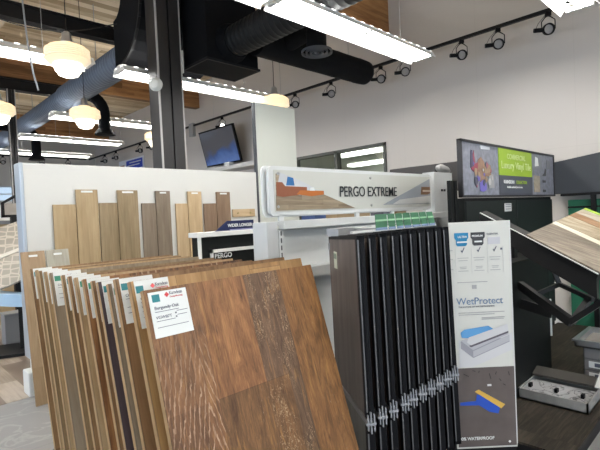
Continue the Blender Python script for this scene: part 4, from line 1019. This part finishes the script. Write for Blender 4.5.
# ------------------------------------------------------------------ far left background displays
PAT, nt, b = nodes('patterned_tile'); b.inputs['Roughness'].default_value = .4
tc = N(nt, 'ShaderNodeTexCoord'); vo = N(nt, 'ShaderNodeTexVoronoi', feature='DISTANCE_TO_EDGE'); vo.inputs['Scale'].default_value = 11; vo.inputs['Randomness'].default_value = .25
nt.links.new(tc.outputs['Object'], vo.inputs['Vector']); cr = N(nt, 'ShaderNodeValToRGB'); cr.color_ramp.elements[0].color = (.42, .37, .30, 1); cr.color_ramp.elements[1].color = (.22, .20, .17, 1); cr.color_ramp.elements[1].position = .12
nt.links.new(vo.outputs['Distance'], cr.inputs[0]); nt.links.new(cr.outputs[0], b.inputs['Base Color'])
t = thing('tile_display', 'slanted stand of patterned tile samples at the far left edge', 'display stand', (.95, 6.35, 0), rad(-22))
m = MB(); m.box((.0, .1, 0), (.75, .7, .04)); m.box((.35, .35, .04), (.42, .42, 1.1)); m.build('stand', BLACK, t)
RT = Matrix.Translation((0, .1, 1.12)) @ Matrix.Rotation(rad(38), 4, 'X')
for i, (z, mm, nm) in enumerate(((.44, PAT, 'tile_panel'), (.0, PAT, 'tile_panel'))):
    MB().box((-.3, 0, z-.42), (.62, .03, z-.0), Matrix.Translation((0, .25, 1.12)) @ Matrix.Rotation(rad(-38), 4, 'X') @ Matrix.Rotation(rad(-26), 4, 'Y')).build(nm, mm, t)
MB().box((-.3, -.01, -.02), (.62, .04, .03), Matrix.Translation((0, .25, 1.12)) @ Matrix.Rotation(rad(-38), 4, 'X') @ Matrix.Rotation(rad(-26), 4, 'Y')).build('divider_bar', mat('bar_cream', (.5, .47, .42), .4), t)
m = MB(); m.box((.45, -.04, -.52), (.56, .0, -.2), Matrix.Translation((0, .25, 1.12)) @ Matrix.Rotation(rad(-38), 4, 'X') @ Matrix.Rotation(rad(-26), 4, 'Y')); m.build('clamp', BLACK, t)
pts = [(-.3+.9*k/10, -.05, .66-.12*math.sin(k/10*PI*.6)) for k in range(11)]
m = MB(); m.prism([(-.3, 0, .92)]+[(-.3+.95*k/12, 0, .90-.16*math.sin((k/12)*PI*.5)**1.5-.0) for k in range(13)]+[(.65, 0, .60)]+[(.65-.95*k/12, 0, .60+.20*(k/12)**1.8) for k in range(1, 13)], (0, .25, 0)); m.build('curved_tray', mat('ice_blue', (.42, .62, .85), .3), t)
t = thing('storage_plinth', 'grey plinth box under the tile stand at the far left', 'plinth', (1.34, 6.98, 0))
MB().box((0, 0, 0), (.26, .24, .41), bev=.005).build('body', mat('plinth_grey', (.22, .22, .23), .5), t)
MB().box((-.008, -.008, .41), (.268, .248, .425)).build('top', GREYM, t)
t = thing('framed_display', 'small dark framed display case left of the divider edge', 'display case', (1.62, 8.2, 0))
m = MB(); m.box((0, 0, 1.72), (.45, .05, 1.76)); m.prism([(0, 0, 1.95), (.2, 0, 2.08), (.45, 0, 2.08), (.45, 0, 2.04), (.22, 0, 2.04), (.03, 0, 1.93)], (0, .05, 0)); m.box((0, 0, 1.72), (.04, .05, 1.95)); m.build('frame', BLACK, t)
MB().box((.02, .02, 1.75), (.45, .04, 1.94)).build('panel', mat('case_panel', (.33, .30, .27), .5), t)
MB().box((.12, 0, 0), (.24, .08, 1.72)).build('stem', BLACK, t)
t = thing('low_partition', 'low tan fronted partition behind the tile stand at far left', 'partition', (.6, 8.6, 0))
MB().box((0, 0, 0), (1.6, .08, 1.62)).build('panel', mat('tan_front', (.42, .31, .18), .6), t); MB().box((-.01, -.02, 1.62), (1.62, .1, 1.68)).build('cap', GREYM, t)
t = thing('white_counter', 'white high counter in the far left background', 'counter', (1.5, 12.5, 0))
MB().box((0, 0, 0), (3.0, .5, 2.1)).build('body', WHITE, t); MB().box((-.02, -.02, 2.1), (3.02, .52, 2.13)).build('top', GREYM, t)
